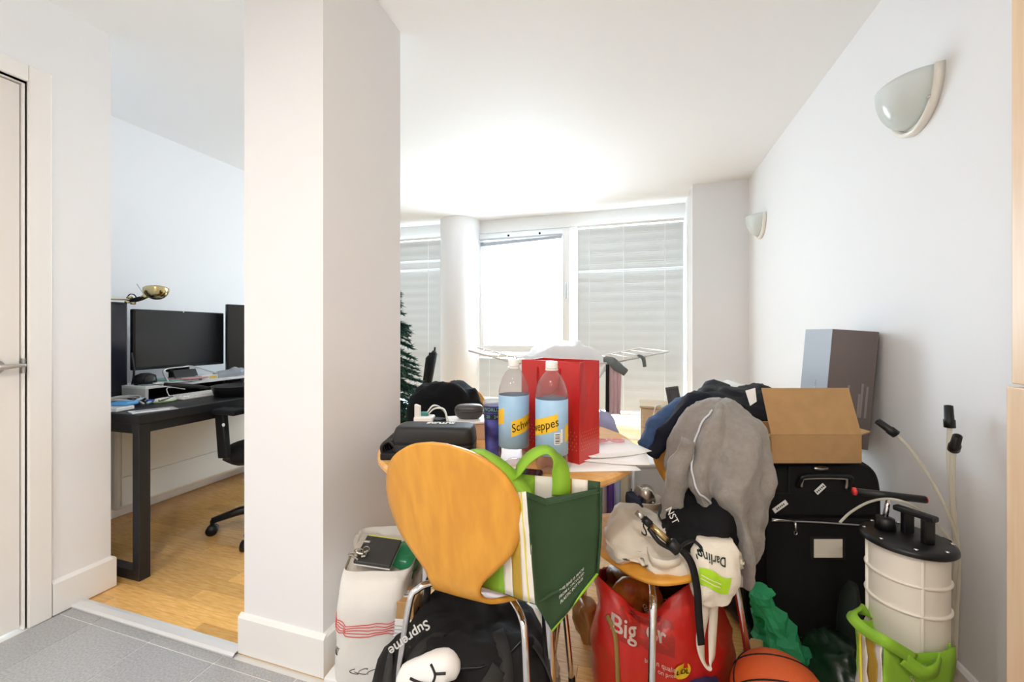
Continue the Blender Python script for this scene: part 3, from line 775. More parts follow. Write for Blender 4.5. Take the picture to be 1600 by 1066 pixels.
def on_grid(P, ic, jc, ang=0.0, off=.002, closed=True):
    """function that lays flat print (x right, y up) onto a grid surface around (ic, jc)"""
    si = (gp(P,ic+.5,jc,0,closed)-gp(P,ic-.5,jc,0,closed)).length; sj = (gp(P,ic,jc+.5,0,closed)-gp(P,ic,jc-.5,0,closed)).length
    ca, sa = math.cos(ang), math.sin(ang)
    def fn(x, y):
        a, b = x*ca-y*sa, x*sa+y*ca
        return gp(P, ic-b/si, jc+a/sj, off, closed)
    return fn
def patch_print(P, ic, jc, w, h, m, name, parent, ang=0.0, off=.0015, closed=True, nx=8, ny=6, outline=None):
    fn = on_grid(P, ic, jc, ang, off, closed)
    G_ = [[fn(w*(j/nx-.5), h*(.5-i/ny)) for j in range(nx+1)] for i in range(ny+1)]
    return MB().grid(G_).build(name, m, parent, smooth=True)
def line_print(P, pts, r, m, name, parent, off=.001, closed=True, n=5):
    return MB().tube([gp(P, i, j, off, closed) for i, j in pts], r, n).build(name, m, parent, smooth=True)
def proj_fn(P, o, xd, yd, closed=True, off=.0025, dirv=None):
    """print lies on the surface P, laid on it straight from the front around the point o"""
    g = MB().grid(P, closed); bv = BVHTree.FromPolygons(g.v, g.f)
    dv = Vector(dirv) if dirv else Vector((-SA, CA, 0)); o = Vector(o)
    xd = Vector(xd).normalized(); yd = Vector(yd).normalized()
    def fn(x, y):
        p = o+xd*x+yd*y
        h = bv.ray_cast(p-dv*.4, dv, 1.2)
        return (h[0]-dv*off) if h[0] is not None else p
    return fn
FWD = Vector((-SA, CA, 0)); RGT = Vector((CA, SA, 0)); UP = Vector((0,0,1))

# ------------------------------------------------------------------ green shopping bag on the front chair
DGRN = mat('dark_green_nonwoven', (.022,.060,.022), .75, bump=.12, bscale=500)
LIME = mat('lime_nonwoven', (.26,.50,.03), .7, bump=.12, bscale=500)
GOLD = mat('mustard_print', (.46,.29,.03), .7, bump=.1, bscale=500)
CREAM= mat('cream_nonwoven', (.80,.76,.68), .7, bump=.1, bscale=500)
YELL = mat('yellow_line', (.75,.66,.04), .6)
gbag = thing('shopping_bag', 'dark green striped shopping bag with lime handles hanging on the chair back', 'bag', at(850,960,.98))
Ct, Mt, Rt = at(822,768,.855), at(852,779,.885), at(939,763,.915)
Cb, Mb, Rb = at(836,944,.855), at(862,986,.875), at(934,896,.915)
Lt = at(745,778,.985); Lb = at(745,914,1.02); Bt = at(800,750,.915); Bb = Bt+Vector((0,0,Rb.z-Rt.z))
def bil(a,b,c,d,s,t): return a.lerp(b,s).lerp(d.lerp(c,s),t)
def panel(a,b,c,d,n=10,m_=14,bul=0,seed=0):
    P = [[bil(a,b,c,d,j/n,i/m_) for j in range(n+1)] for i in range(m_+1)]
    nn = (b-a).cross(d-a).normalized()
    return [[p+nn*(bul*math.sin(math.pi*j/n)*math.sin(math.pi*min(1,i/m_+.1))+.004*noise.noise(p*18+Vector((seed,0,0)))) for j, p in enumerate(r)] for i, r in enumerate(P)]
P1 = panel(Ct,Mt,Mb,Cb,6,16,.004); P2 = panel(Mt,Rt,Rb,Mb,10,16,0)
GUS = [r1[:-1]+r2 for r1, r2 in zip(P1,P2)]
MB().grid(GUS).build('gusset', DGRN, gbag, smooth=True, solid=.0015)
MB().tube([gp(GUS,.8,j,.001,False) for j in range(17)], .0016, 5).build('hem', DGRN, gbag)
MB().tube([Rt,Rt.lerp(Rb,.5)+RGT*.003,Rb], .003, 6, smooth=4).build('seam', DGRN, gbag, smooth=True)
MB().tube([Mb,Mb.lerp(Rb,.5),Rb], .003, 6).build('bottom_seam', LIME, gbag, smooth=True)
# front face: printed stripes, each its own strip of cloth
cuts = [(0,.17,CREAM,'stripe'),(.17,.33,GOLD,'stripe'),(.33,.47,CREAM,'stripe'),(.47,1.0,LIME,'front_panel')]
for a0,a1,mm,nm in cuts:
    P = panel(Ct.lerp(Lt,a0),Ct.lerp(Lt,a1),Cb.lerp(Lb,a1),Cb.lerp(Lb,a0),5,14,0,2)
    MB().grid(P).build(nm, mm, gbag, smooth=True, solid=.0015)
nf = (Lt-Ct).cross(UP).normalized()
if nf.dot(-FWD) < 0: nf = -nf
MB().add([Ct.lerp(Lt,.075)+nf*.002, Ct.lerp(Lt,.09)+nf*.002, Cb.lerp(Lb,.09)+nf*.002, Cb.lerp(Lb,.075)+nf*.002], [(0,1,2,3)]).build('stripe_line', YELL, gbag, solid=.001)
MB().grid(panel(Lt,Bt,Bb,Lb,5,8)).build('gusset', DGRN, gbag, smooth=True, solid=.0015)
bc = [(0,.14,DGRN),(.14,.32,CREAM),(.32,.50,GOLD),(.50,.74,CREAM),(.74,1,LIME)]
for a0,a1,mm in bc:
    q0, q1 = Rt.lerp(Bt,a0)+UP*.012+FWD*.008, Rt.lerp(Bt,a1)+UP*.012+FWD*.008
    MB().grid(panel(q0,q1,Rb.lerp(Bb,a1)+FWD*.008,Rb.lerp(Bb,a0)+FWD*.008,4,10)).build('back_stripe', mm, gbag, smooth=True, solid=.0015)
MB().grid(panel(Cb,Rb,Bb,Lb,6,6)).build('base', DGRN, gbag, smooth=True, solid=.002)
MB().strap([at(824,788,.870), at(810,757,.895), at(782,726,.90), at(757,708,.918), at(738,708,.935), at(728,716,.955), at(735,740,.965)], .036, [RGT*.8+UP*.5+FWD*.4, RGT*.5+UP*.3+FWD*.8, FWD, FWD, FWD+RGT*.3]).build('handle', LIME, gbag, smooth=True)
MB().strap([at(800,764,.915), at(808,738,.91), at(830,712,.905), at(856,703,.90), at(872,722,.90), at(877,748,.905), at(876,775,.912)], .040, [RGT+UP*.8, UP*.6+FWD, FWD+UP*.3, FWD*.8+RGT*.3, RGT, RGT]).build('handle', LIME, gbag, smooth=True)
xd = (Rb-Mb).normalized()
for k, (tx, uu, vv) in enumerate((('THIS BAG IS MADE',889,924), ('FROM % RECYCLED'.replace('%','a'),890,933), ('PLASTIC BOTTLES',891,943))):
    fn = on_grid(GUS, 12.2+k*.72, 10.2, math.radians(0), .0035, False)
    lettering(tx, .0088, (0,0,0), (1,0,0), (0,0,1), WINK, gbag, bold=.02, fn=fn)

# ------------------------------------------------------------------ on the dining table
PET = clear_mat('clear_pet', (.93,.90,.90), rough=.04, ior=1.4, haze=(.8,.78,.78), hz=.10)
LBL = mat('pale_blue_label', (.36,.58,.82), .4, var=.12, vscale=14)
LBY = mat('label_yellow', (.88,.55,.03), .4)
CAPW = mat('white_cap', (.86,.85,.82), .4)
def bottle(c, rot, label):
    t = thing('soda_bottle', label, 'bottle', c, 'large soda bottles on the table')
    r = .0425
    body = [(0,.010),(.018,.008),(.028,.001),(.036,.002),(.041,.014),(r,.032),(r-.001,.046),(r-.0012,.190),(r,.197),(.040,.212),(.034,.232),(.024,.250),(.0145,.259),(.0135,.266)]
    P = MB(); n = 40; vs = []
    for (q, z) in body:
        vs.append([c+Vector((q*(1-(.10*(1 if math.sin(5*2*math.pi*j/n) > .3 else 0) if z < .012 and q > .02 else 0))*math.cos(2*math.pi*j/n), q*math.sin(2*math.pi*j/n), z)) for j in range(n)])
    P.grid(vs, True).build('body', PET, t, smooth=True)
    MB().lathe([(.0,.2665),(.0155,.2665),(.016,.268),(.016,.283),(.0145,.2855),(0,.2855)], c, 28).build('cap', CAPW, t, smooth=True).modifiers.new('e','EDGE_SPLIT').split_angle=.7
    MB().lathe([(.0165,.262),(.0165,.2655)], c, 24).build('cap_ring', CAPW, t)
    tocam = math.atan2(-c.y, -c.x)
    def cyl(a, z, dr=.0): # a: metres to the right of the line of sight, seen from the front
        th = tocam + a/r; return c+Vector(((r+dr)*math.cos(th), (r+dr)*math.sin(th), z))
    MB().lathe([(r-.0004,.047),(r+.0003,.0475),(r+.0003,.1885),(r-.0004,.189)], c, 48, cap=False).build('label', LBL, t, smooth=True)
    be = math.radians(17); cb, sb = math.cos(be), math.sin(be)
    x0 = rot*r; zc = .118
    def fn(x, y): return cyl(x0+x*cb-y*sb, zc+x*sb+y*cb, .0012)
    def fb(x, y): return cyl(x0+x*cb-y*sb*.0, zc+x*sb+y, .0007)
    for dx in (0, math.pi*r):
        G_ = [[cyl(x0+dx+x, zc+x*math.tan(be)+y, .0006) for x in np.linspace(-.056,.056,28)] for y in (-.021,.0,.021)]
        MB().grid(G_).build('label_band', LBY, t, smooth=True)
    lettering('Schweppes', .031, (0,0,0), (1,0,0), (0,0,1), INK, t, shear=.25, fn=fn, sx=.86)
    for dx in (.055, ):
        MB().grid([[cyl(x0+dx+x, z, .0007) for x in np.linspace(-.008,.008,6)] for z in (.078,.108)]).build('barcode_patch', CAPW, t)
        for k in range(6):
            MB().grid([[cyl(x0+dx-.006+x, .081+k*.0042+zz, .0011) for x in np.linspace(0,.012,4)] for zz in (0,.0017+.0008*(k%2))]).build('barcode_line', INK, t)
        MB().grid([[cyl(x0+dx+.012+x, z, .0007) for x in np.linspace(-.003,.003,3)] for z in (.082,.116)]).build('nutrition_patch', CAPW, t)
    return t
cl = atz(803,722,TZ); cr = atz(862,735,TZ)
bottle(cl, 1.15, 'left of two clear soda bottles, its yellow band just turning into view')
bottle(cr, -.95, 'right of two clear soda bottles, band ending at its middle')
# red gift bag
RED = mat('red_card', (.55,.018,.016), .32, coat=.2)
rb = thing('gift_bag', 'tall glossy red gift bag with gold dots behind the bottles', 'gift bag', atz(880,720,TZ))
n0 = atz(905,727,TZ); e1 = lw(.0715,.08,0).normalized(); e2 = lw(-.08,.0715,0).normalized(); dW, dS, dH = .205, .107, .279
c0, c1, c2, c3 = n0, n0+e1*dS, n0+e1*dS+e2*dW, n0+e2*dW
for nm, a, b in (('front_panel',c3,c0),('side_panel',c0,c1),('back_panel',c1,c2),('side_panel',c2,c3)):
    top_in = UP*dH
    mid = (a+b)/2; out = ((mid-(c0+c2)/2)).normalized()
    if nm == 'side_panel':
        fold = -out*.010
        P = [[a, a.lerp(b,.5), b], [a+UP*.05, a.lerp(b,.5)+UP*.05, b+UP*.05], [a+UP*.17, a.lerp(b,.5)+UP*.17+fold*.6, b+UP*.17], [a+top_in, a.lerp(b,.5)+top_in+fold*1.6, b+top_in]]
    else: P = [[a,b],[a+top_in,b+top_in]]
    MB().grid(P).build(nm, RED, rb, solid=.0012)
MB().add([c0+UP*.001,c1+UP*.001,c2+UP*.001,c3+UP*.001],[(0,1,2,3)]).build('base', RED, rb, solid=.001)
GLD = mat('gold_foil', (.75,.42,.14), .3, .6)
dd = MB()
def disc(m_, p, a, b, r): m_.add([p+a*r*math.cos(k*math.pi/3)+b*r*math.sin(k*math.pi/3) for k in range(6)], [(0,1,2,3,4,5)])
nS = (c0+c1)/2-(c0+c2)/2; nS.z = 0; nS.normalize(); nFr = (c0+c3)/2-(c0+c2)/2; nFr.z=0; nFr.normalize()
for rw in range(6):
    for k in range(9): disc(dd, c0+e1*(.010+k*.0115+.0055*(rw%2))*1.0+UP*(.038+rw*.0095)+nS*.0016, e1, UP, .0016)
    for k in range(16): disc(dd, c0+e2*(.008+k*.0125+.006*(rw%2))+UP*(.038+rw*.0095)+nFr*.0016, e2, UP, .0016)
dd.build('gold_dots', GLD, rb, kind='stuff')
em = MB()
for k in range(7):
    disc(em, c0+e2*(.118+.012*math.cos(k*.9))+UP*(.13+.012*math.sin(k*.9))+nFr*.0016, e2, UP, .005)
em.build('gold_emblem', mat('dull_gold', (.35,.16,.05), .4, .5), rb, kind='stuff')
for s_ in (c3.lerp(c0,.5),):
    MB().tube([s_+e2*.04+UP*(dH-.02)+nFr*.003, s_+e2*.035+UP*(dH-.07)+nFr*.006, s_+UP*(dH-.095)+nFr*.006, s_-e2*.035+UP*(dH-.07)+nFr*.006, s_-e2*.04+UP*(dH-.02)+nFr*.003], .002, 6, smooth=5).build('cord_handle', mat('red_cord', (.4,.01,.01), .6), rb, smooth=True)
# papers
def sheet(u, v, rz, w, h, label, m=PAPER, dz=.0, curl=.0):
    c = atz(u, v, TZ); P = []
    for i in range(5):
        row = []
        for j in range(7):
            x, y = (j/6-.5)*w, (i/4-.5)*h
            row.append(c+Vector((x*math.cos(rz)-y*math.sin(rz), x*math.sin(rz)+y*math.cos(rz), .0012+dz+curl*abs(x/w*2)**3)))
        P.append(row)
    return tag(MB().grid(P).build('paper_sheet', m, smooth=True, solid=.0007), label, 'paper')
sheet(930,722, .35, .20,.16, 'white letter lying under the red gift bag', dz=0)
sheet(955,714, .05, .20,.15, 'white letter overhanging the right edge of the table', PAPER, .003, .004)
sheet(950,706, .60, .20,.15, 'topmost white letter behind the red gift bag', PAPER, .007, .006)
# phone / wallet
ph = thing('phone', 'black phone lying face up below the soda bottles', 'phone', atz(822,744,TZ))
cph = atz(822,745,TZ)
MB().box(cph+UP*.006,(.078,.052,.011),rz=.05).build('body', BLACK, ph, bevel=.004, seg=3)
MB().box(cph+UP*.0122,(.070,.045,.001),rz=.05).build('screen', SCRN, ph)
# cup
cu_ = thing('drinks_cup', 'blue and purple printed plastic cup left of the bottles', 'cup', atz(772,712,TZ))
cc_ = atz(771,713,TZ)
CUPP = mat('cup_print', (.10,.11,.42), .3, col2=(.02,.02,.10), vscale=26, detail=5); CUPB = mat('cup_band', (.015,.02,.05), .3); CUPT = mat('cup_teal', (.28,.58,.62), .4)
MB().lathe([(0,0),(.022,0),(.0235,.01),(.0288,.150)], cc_, 32, cap=False).build('wall', CUPP, cu_, smooth=True)
rad = lambda z: .0235+(z-.01)/.14*.0053
for z0, z1 in ((.112,.127),(.133,.147)):
    MB().lathe([(rad(z0)+.0006,z0),(rad(z1)+.0006,z1)], cc_, 32, cap=False).build('band', CUPB, cu_, smooth=True)
MB().lathe([(.0288,.150),(.0296,.163),(.0286,.163)], cc_, 32, cap=False).build('clear_rim', clear_mat('clear_rim',(.95,.97,1),haze=(.8,.85,.9),hz=.3), cu_, smooth=True)
ta = math.atan2(-cc_.y,-cc_.x)
def cupfn(zc, a0):
    return lambda x, y: cc_+Vector(((rad(zc)+.0013)*math.cos(ta+a0+x/.028), (rad(zc)+.0013)*math.sin(ta+a0+x/.028), zc+y))
lettering('WORLDS', .0135, (0,0,0),(1,0,0),(0,0,1), CUPT, cu_, fn=cupfn(.140,-.15), sx=.95, bold=.01)
lettering('20   24', .0125, (0,0,0),(1,0,0),(0,0,1), CUPT, cu_, fn=cupfn(.1195,-.15), bold=.01)
gs = thing('glue_stick', 'white stick with a red cap standing in the cup', 'stick', cc_+UP*.02)
MB().tube([cc_+Vector((.012,.008,.012)), cc_+Vector((.018,.012,.172))], .006, 12).build('tube', WHITE, gs, smooth=True)
MB().tube([cc_+Vector((.018,.012,.172)), cc_+Vector((.0185,.0125,.182))], .0065, 12).build('cap', mat('red_cap', (.7,.03,.03), .4), gs, smooth=True)
# black zip case
EVA = mat('black_moulded_case', (.010,.010,.011), .6, bump=.08, bscale=500)
zc = thing('zip_case', 'black moulded zip case with white lettering on the table', 'case', atz(680,706,TZ))
cz0 = lw((681-800)*1.185/FPX, 1.185, 0)
rc = YAW+math.radians(-4); h1 = .047
def czr(z, hx, hy): return (cz0.x, cz0.y, TZ+z, hx, hy, rc, 7)
P = smooth_rings(wrings([czr(.0,.108,.046), czr(.004,.114,.052), czr(.02,.116,.054), czr(.043,.116,.054)], 40), 3)
MB().grid(P, True, True).build('base', EVA, zc, smooth=True)
P = smooth_rings(wrings([czr(.047,.116,.054), czr(.065,.115,.053), czr(.082,.111,.049), czr(.090,.101,.040), czr(.091,.05,.02)], 40), 3)
MB().grid(P, True, True).build('lid', EVA, zc, smooth=True)
P = wrings([czr(.042,.1165,.0545), czr(.048,.1165,.0545)], 40)
MB().grid(P, True).build('zip', BLACKM, zc, smooth=True)
xr = Vector((math.cos(rc), math.sin(rc), 0)); yr = Vector((-math.sin(rc), math.cos(rc), 0))
lettering('SUTURE', .024, cz0+UP*(TZ+.0915)+yr*.012+xr*.012, -xr, -yr, WINK, zc, bold=.02, space=.95)
lettering('VR', .010, cz0+UP*(TZ+.030)-yr*.0548+xr*.094, xr, UP, WINK, zc, bold=.03)
# pouch of cables at the left edge
cp = thing('cable_bundle', 'shiny black cable bundle beside the zip case at the pillar', 'cable', atz(610,712,TZ))
b0 = lw((613-800)*1.17/FPX, 1.17, TZ)
for k in range(6):
    MB().tube([b0+RGT*(-.018+.004*k)+UP*.004+FWD*(.01*k-.02), b0+RGT*(-.024+.003*k)+UP*(.035+.003*k)+FWD*(.01*k-.02), b0+RGT*(-.004+.004*k)+UP*(.05+.002*k)+FWD*(.01*k-.02), b0+RGT*.016+UP*.03+FWD*(.01*k-.02), b0+RGT*.018+UP*.004+FWD*(.01*k-.02)], .0055, 8, smooth=5).build('loop', BLACK, cp, smooth=True)
MB().box(b0+UP*.010,(.05,.07,.02),rz=YAW).build('plug_block', BLACKM, cp, bevel=.004)
# boxes and glasses case behind
cbx = thing('carton', 'small cardboard carton with a white lid behind the zip case', 'box', atz(735,690,TZ))
q0 = lw((733-800)*1.40/FPX, 1.40, TZ)
MB().box(q0+UP*.027,(.135,.11,.054),rz=YAW+.25).build('body', mat('pale_cardboard', (.55,.38,.25), .7), cbx, bevel=.002)
MB().box(q0+UP*.058,(.142,.118,.008),rz=YAW+.25).build('lid', WHITE, cbx, bevel=.002)
gc = thing('glasses_case', 'dark hinged glasses case on the small carton', 'glasses case', q0+UP*.062)
GCM = mat('dark_leatherette', (.05,.047,.046), .3)
P = smooth_rings(wrings([(q0.x+.0,q0.y,TZ+.0625,.032,.016,YAW), (q0.x,q0.y,TZ+.072,.044,.026,YAW), (q0.x,q0.y,TZ+.088,.050,.031,YAW), (q0.x,q0.y,TZ+.094,.050,.031,YAW)], 28, 2.6), 3)
MB().grid(P, True, True).build('bottom_shell', GCM, gc, smooth=True)
P = smooth_rings(wrings([(q0.x,q0.y,TZ+.095,.050,.031,YAW), (q0.x,q0.y,TZ+.103,.047,.029,YAW), (q0.x,q0.y,TZ+.110,.037,.021,YAW), (q0.x,q0.y,TZ+.112,.01,.006,YAW)], 28, 2.6), 3)
MB().grid(P, True, True).build('lid', GCM, gc, smooth=True)
wp = thing('charger_pile', 'tangle of white chargers and cables behind the zip case', 'cables', atz(672,676,TZ))
w0 = lw((672-800)*1.46/FPX, 1.46, TZ)
MB().box(w0+UP*.03+RGT*-.02,(.07,.05,.06),rz=.3).build('adapter', WHITE, wp, bevel=.006)
MB().box(w0+UP*.072+RGT*-.045,(.012,.04,.055),rz=.9).build('plug', WHITE, wp, bevel=.004)
MB().box(w0+UP*.066+RGT*-.02,(.03,.02,.014),rz=.2).build('plug', mat('teal_plastic',(.05,.25,.22),.4), wp, bevel=.003)
for k in range(3):
    MB().tube([w0+RGT*-.01+UP*(.062+.004*k), w0+RGT*.015+UP*(.085+.006*k), w0+RGT*.05+UP*(.082-.006*k)+FWD*.01*k, w0+RGT*.062+UP*.04, w0+RGT*.06+UP*.006+FWD*.01*k], .0035, 8, smooth=5).build('cable', (WHITE,BLACK,WHITE)[k], wp, smooth=True)
MB().box(w0+UP*.025+RGT*.03,(.05,.045,.05),rz=-.2).build('adapter', BLACKM, wp, bevel=.004)
# small silver and black gadget by the strap
sg = thing('silver_tin', 'small silver tin with a black clip by the chair back', 'tin', atz(752,722,TZ))
s0 = atz(752,726,TZ)
MB().lathe([(0,0),(.020,0),(.021,.002),(.021,.024),(.019,.027),(0,.027)], s0, 24).build('tin', STEEL, sg, smooth=True)
MB().box(s0+RGT*.030+UP*.010,(.014,.012,.02),rz=YAW).build('clip', BLACK, sg, bevel=.002)
pnk = thing('spectacles', 'pink framed spectacles folded on the letters', 'glasses', atz(955,695,TZ))
s1 = atz(952,696,TZ)+UP*.012
PNKM = mat('pink_plastic', (.75,.36,.38), .35)
for k in (-1,1): MB().tube([s1+RGT*(k*.026+.020*math.cos(a*.5))+FWD*.014*math.sin(a*.5)+UP*.004 for a in range(13)], .0032, 8, closed=True).build('rim', PNKM, pnk, smooth=True)
MB().tube([s1+RGT*-.006+UP*.005, s1+RGT*.006+UP*.005], .003, 8).build('bridge', PNKM, pnk)
MB().tube([s1+RGT*-.046+UP*.003, s1+RGT*-.03+FWD*.03+UP*.0, s1+RGT*.045+FWD*.035-UP*.003], .003, 8, smooth=5).build('temple', PNKM, pnk, smooth=True)

# ------------------------------------------------------------------ sack, cartons and bags beside the pillar
POLY = mat('white_poly_sack', (.80,.78,.74), .55, var=.06, vscale=9, bump=.15, bscale=45)
sk = thing('mail_sack', 'white poly sack with red wavy lines beside the pillar', 'sack', at(575,1045,1.3))
SR = rings([(548,652,858,1.24,1.43,5),(546,650,874,1.21,1.43,5),(545,644,905,1.19,1.43,5),(542,640,960,1.19,1.42,5),(540,636,1015,1.19,1.41,5),(545,632,1044,1.21,1.40,5)], 40, 5)
for row in SR[-1:]:
    for p in row: p.z = .006
for k_ in (0, 1):
    for q_, p in enumerate(SR[k_]): p.z += (.030 if q_ in range(2,19) else -.018)*(1 if k_ == 0 else .6)
SP = crumple(smooth_rings(SR, 6), .008, 9, 2.0, closed=True)
MB().grid(SP, True, False).build('body', POLY, sk, smooth=True)
MB().add([p-UP*.012 for p in SP[4]], [tuple(range(len(SP[4])))]).build('inner_fold', mat('sack_inside', (.55,.50,.44), .7), sk)
FP = surf([[at(556,836,1.40),at(600,832,1.43),at(652,834,1.44)],[at(552,850,1.38),at(605,850,1.42),at(662,862,1.40)],[at(560,870,1.36),at(610,880,1.40),at(668,905,1.34)],[at(585,885,1.36),at(630,905,1.36),at(650,925,1.30)]],5,5)
MB().grid(crumple(FP,.01,14,4)).build('back_flap', thin_mat('sack_flap', (.66,.60,.53), .2), sk, smooth=True, solid=.001)
REDP = mat('red_print_line', (.62,.05,.05), .6)
lines = MB(); 
for k in range(5):
    pts = []
    for q in range(30):
        j = 20.3+q*.47; step = (0 if q < 9 else .45 if q < 17 else .95 if q < 22 else .72)
        i = 14.6+k*.42+step+.12*math.sin(q*.8+k)
        pts.append(gp(SP, i, j, .0012))
    MB().tube(pts, .0011, 5).build('red_line', REDP, sk)
for (i0,j0,sc) in ((19.8,25.2,1.0),(22.6,29.4,.8)):
    for k in range(3):
        pts = [gp(SP, i0+sc*.55*math.sin(t*1.9+k), j0+k*.55+.35*math.sin(t*2.7+k*2)*sc, .0012) for t in np.linspace(0,2.4,14)]
        MB().tube(pts, .0009, 5).build('handwriting', INK, sk)
nb = thing('notebook', 'black notebook with yellow page edge lying on the white sack', 'notebook', at(592,865,1.28))
Mn = Matrix.Rotation(YAW-.12,3,'Z')@Matrix.Rotation(math.radians(20),3,'X')@Matrix.Rotation(math.radians(6),3,'Y')
cn = at(591,862,1.29)
MB().box(cn,(.118,.10,.012),M=Mn).build('cover', mat('black_cover',(.035,.035,.035),.5), nb, bevel=.003)
MB().box(cn+Mn@Vector((0,.0,-.008)),(.115,.098,.006),M=Mn).build('pages', PAPER, nb)
MB().box(cn+Mn@Vector((.0,.0505,.0)),(.11,.003,.010),M=Mn).build('edge', mat('neon_yellow',(.70,.78,.05),.5), nb)
MB().box(cn+Mn@Vector((-.045,.02,.009)),(.022,.008,.010),M=Mn).build('clip', STEEL, nb, bevel=.002)
kc = thing('key_bunch', 'bunch of dull keys and clips on the sack rim', 'keys', at(552,868,1.25))
for k in range(6):
    c = at(549+k*4, 866+4*math.sin(k*2), 1.25); MB().tube([c+RGT*.009*math.cos(a)+UP*.009*math.sin(a)*(.5+.1*k)+FWD*.004*k for a in np.linspace(0,6.2,12)], .0018, 6, closed=True).build('ring', mat('old_metal',(.4,.36,.3),.35,.9), kc, smooth=True)
    MB().tube([c, c+RGT*.012+UP*(-.014+.004*k)], .003, 6).build('key', mat('old_metal',(.4,.36,.3),.35,.9), kc)
GRP = clear_mat('green_film', (.25,.75,.48), rough=.15, haze=(.10,.55,.30), hz=.55)
gg = soft('plastic_bag', rings([(622,648,852,1.33,1.41),(612,655,862,1.30,1.42),(610,656,880,1.29,1.42),(612,645,896,1.30,1.40)],20), GRP, amp=.016, scale=26, seed=5)
tag(gg, 'crumpled green plastic bag stuffed in the mouth of the white sack', 'plastic bag')
# parcel
pc0 = thing('parcel', 'tall narrow brown parcel with address labels by the white sack', 'parcel', at(628,1030,1.24))
pz = at(628,928,1.235).z; pcx = lw((627-800)*1.235/FPX,1.235,0); rp = YAW-.10
MB().box(pcx+UP*pz/2,(.104,.075,pz),rz=rp).build('carton', CARD, pc0, bevel=.002)
pxr = Vector((math.cos(rp),math.sin(rp),0)); pyr = Vector((-math.sin(rp),math.cos(rp),0))
MB().box(pcx-pyr*.0382+UP*(pz-.11)+pxr*.01,(.078,.0008,.12),rz=rp).build('address_label', PAPER, pc0)
for k in range(9): MB().box(pcx-pyr*.0390+UP*(pz-.155)+pxr*(-.02+.0042*k),(.0022 if k%3 else .003,.0006,.026),rz=rp).build('barcode_line', INK, pc0)
for k in range(4): MB().box(pcx-pyr*.0390+UP*(pz-.07-k*.011)+pxr*.005,(.05-.008*(k%2),.0006,.003),rz=rp).build('print_line', mat('grey_print',(.5,.5,.5),.6), pc0)
MB().box(pcx+UP*(pz+.0006)+pxr*.008,(.066,.030,.0008),rz=rp+.05).build('top_label', PAPER, pc0)
lettering('RETURN TO', .009, pcx+UP*(pz+.0012)+pxr*.008+pyr*.006, pxr, pyr, INK, pc0)
lettering('W2 LONDON', .009, pcx+UP*(pz+.0012)+pxr*.008-pyr*.006, pxr, pyr, INK, pc0)
# flat white cartons on the floor
fw = thing('flat_carton', 'flat white carton lying on the floor at the pillar foot', 'box', (-.80,1.09,0))
f0 = lw((575-800)*1.255/FPX,1.255,0)
MB().box(f0+UP*.013+RGT*.0,(.19,.15,.026),rz=YAW-.22).build('tray', WHITE, fw, bevel=.003)
MB().box(f0+UP*.040+RGT*-.006+FWD*.004,(.20,.14,.026),rz=YAW-.20).build('lid', WHITE, fw, bevel=.004)
kn = tag(MB().lathe([(0,0),(.014,0),(.016,.006),(.012,.020),(.006,.024),(0,.024)], at(526,1033,1.27), 14).build('rubber_knob', BLACKM, smooth=True), 'small black rubber knob on the flat white carton', 'knob')
kn.location = (0,0,0)
kp = f0+RGT*-.082+UP*.0535+FWD*.03
for v_ in kn.data.vertices: v_.co = v_.co-at(526,1033,1.27)+kp

# ------------------------------------------------------------------ duffel bag under the front chair
df = thing('duffel_bag', 'black nylon duffel bag with webbing straps on the floor under the chair', 'bag', lw(-.13,1.15,0))
DR = rings([(715,778,958,1.13,1.22,2.2),(655,822,968,1.05,1.28,2.4),(615,848,995,.99,1.32,2.8),(594,860,1040,.96,1.34,3),(594,862,1085,.96,1.34,3.2),(606,852,1117,.98,1.32,3.2)], 48, 3)
for p in DR[-1]: p.z = .004
DP = crumple(smooth_rings(DR, 6), .030, 8, 6.0, closed=True)
DP = crumple(DP, .010, 24, 2.0, closed=True)
for r_ in DP:
    for p in r_: p.z = max(p.z, .004)
MB().grid(DP, True, True).build('body', NYLON, df, smooth=True)
WEB = mat('black_webbing', (.024,.023,.021), .7, bump=.3, bscale=700)
def dstrap(path, w, nm='strap'):
    pts = [gp(DP, i, j, .006) for i, j in path]; P = MB()
    ups = []
    for k in range(len(pts)):
        t = pts[min(k+1,len(pts)-1)]-pts[max(k-1,0)]; nn = gp(DP, *path[k], .02)-gp(DP, *path[k], .004); ups.append(t.cross(nn).normalized())
    P.strap(pts, w, ups, 5, .003).build(nm, WEB, df, smooth=True)
dstrap([(2,30),(7,30.5),(12,31.5),(17,33.5),(20,36.0),(21,39)], .030)
dstrap([(3,41),(8,40),(14,38.8),(20,38.0),(27,37.5)], .034)
dstrap([(12,25),(15,29),(19,32),(23,35),(25,38)], .026)
dstrap([(5,45),(10,45.5),(16,45),(24,44.5)], .030)
dstrap([(9.5,38.8),(12,37.6),(15,36.4),(18,35.6)], .042, 'grip_pad')
line_print(DP, [(8,28),(8.6,31),(9.4,34),(9.0,37),(8.0,40),(7.2,43)], .003, BLACK, 'zip', df, .002)
lettering('Supreme', .034, (0,0,0),(1,0,0),(0,0,1), WINK, df, shear=.2, bold=.02, fn=proj_fn(DP, at(640,996,1.0), -RGT*.80-UP*.60, RGT*.60-UP*.80, off=.004))
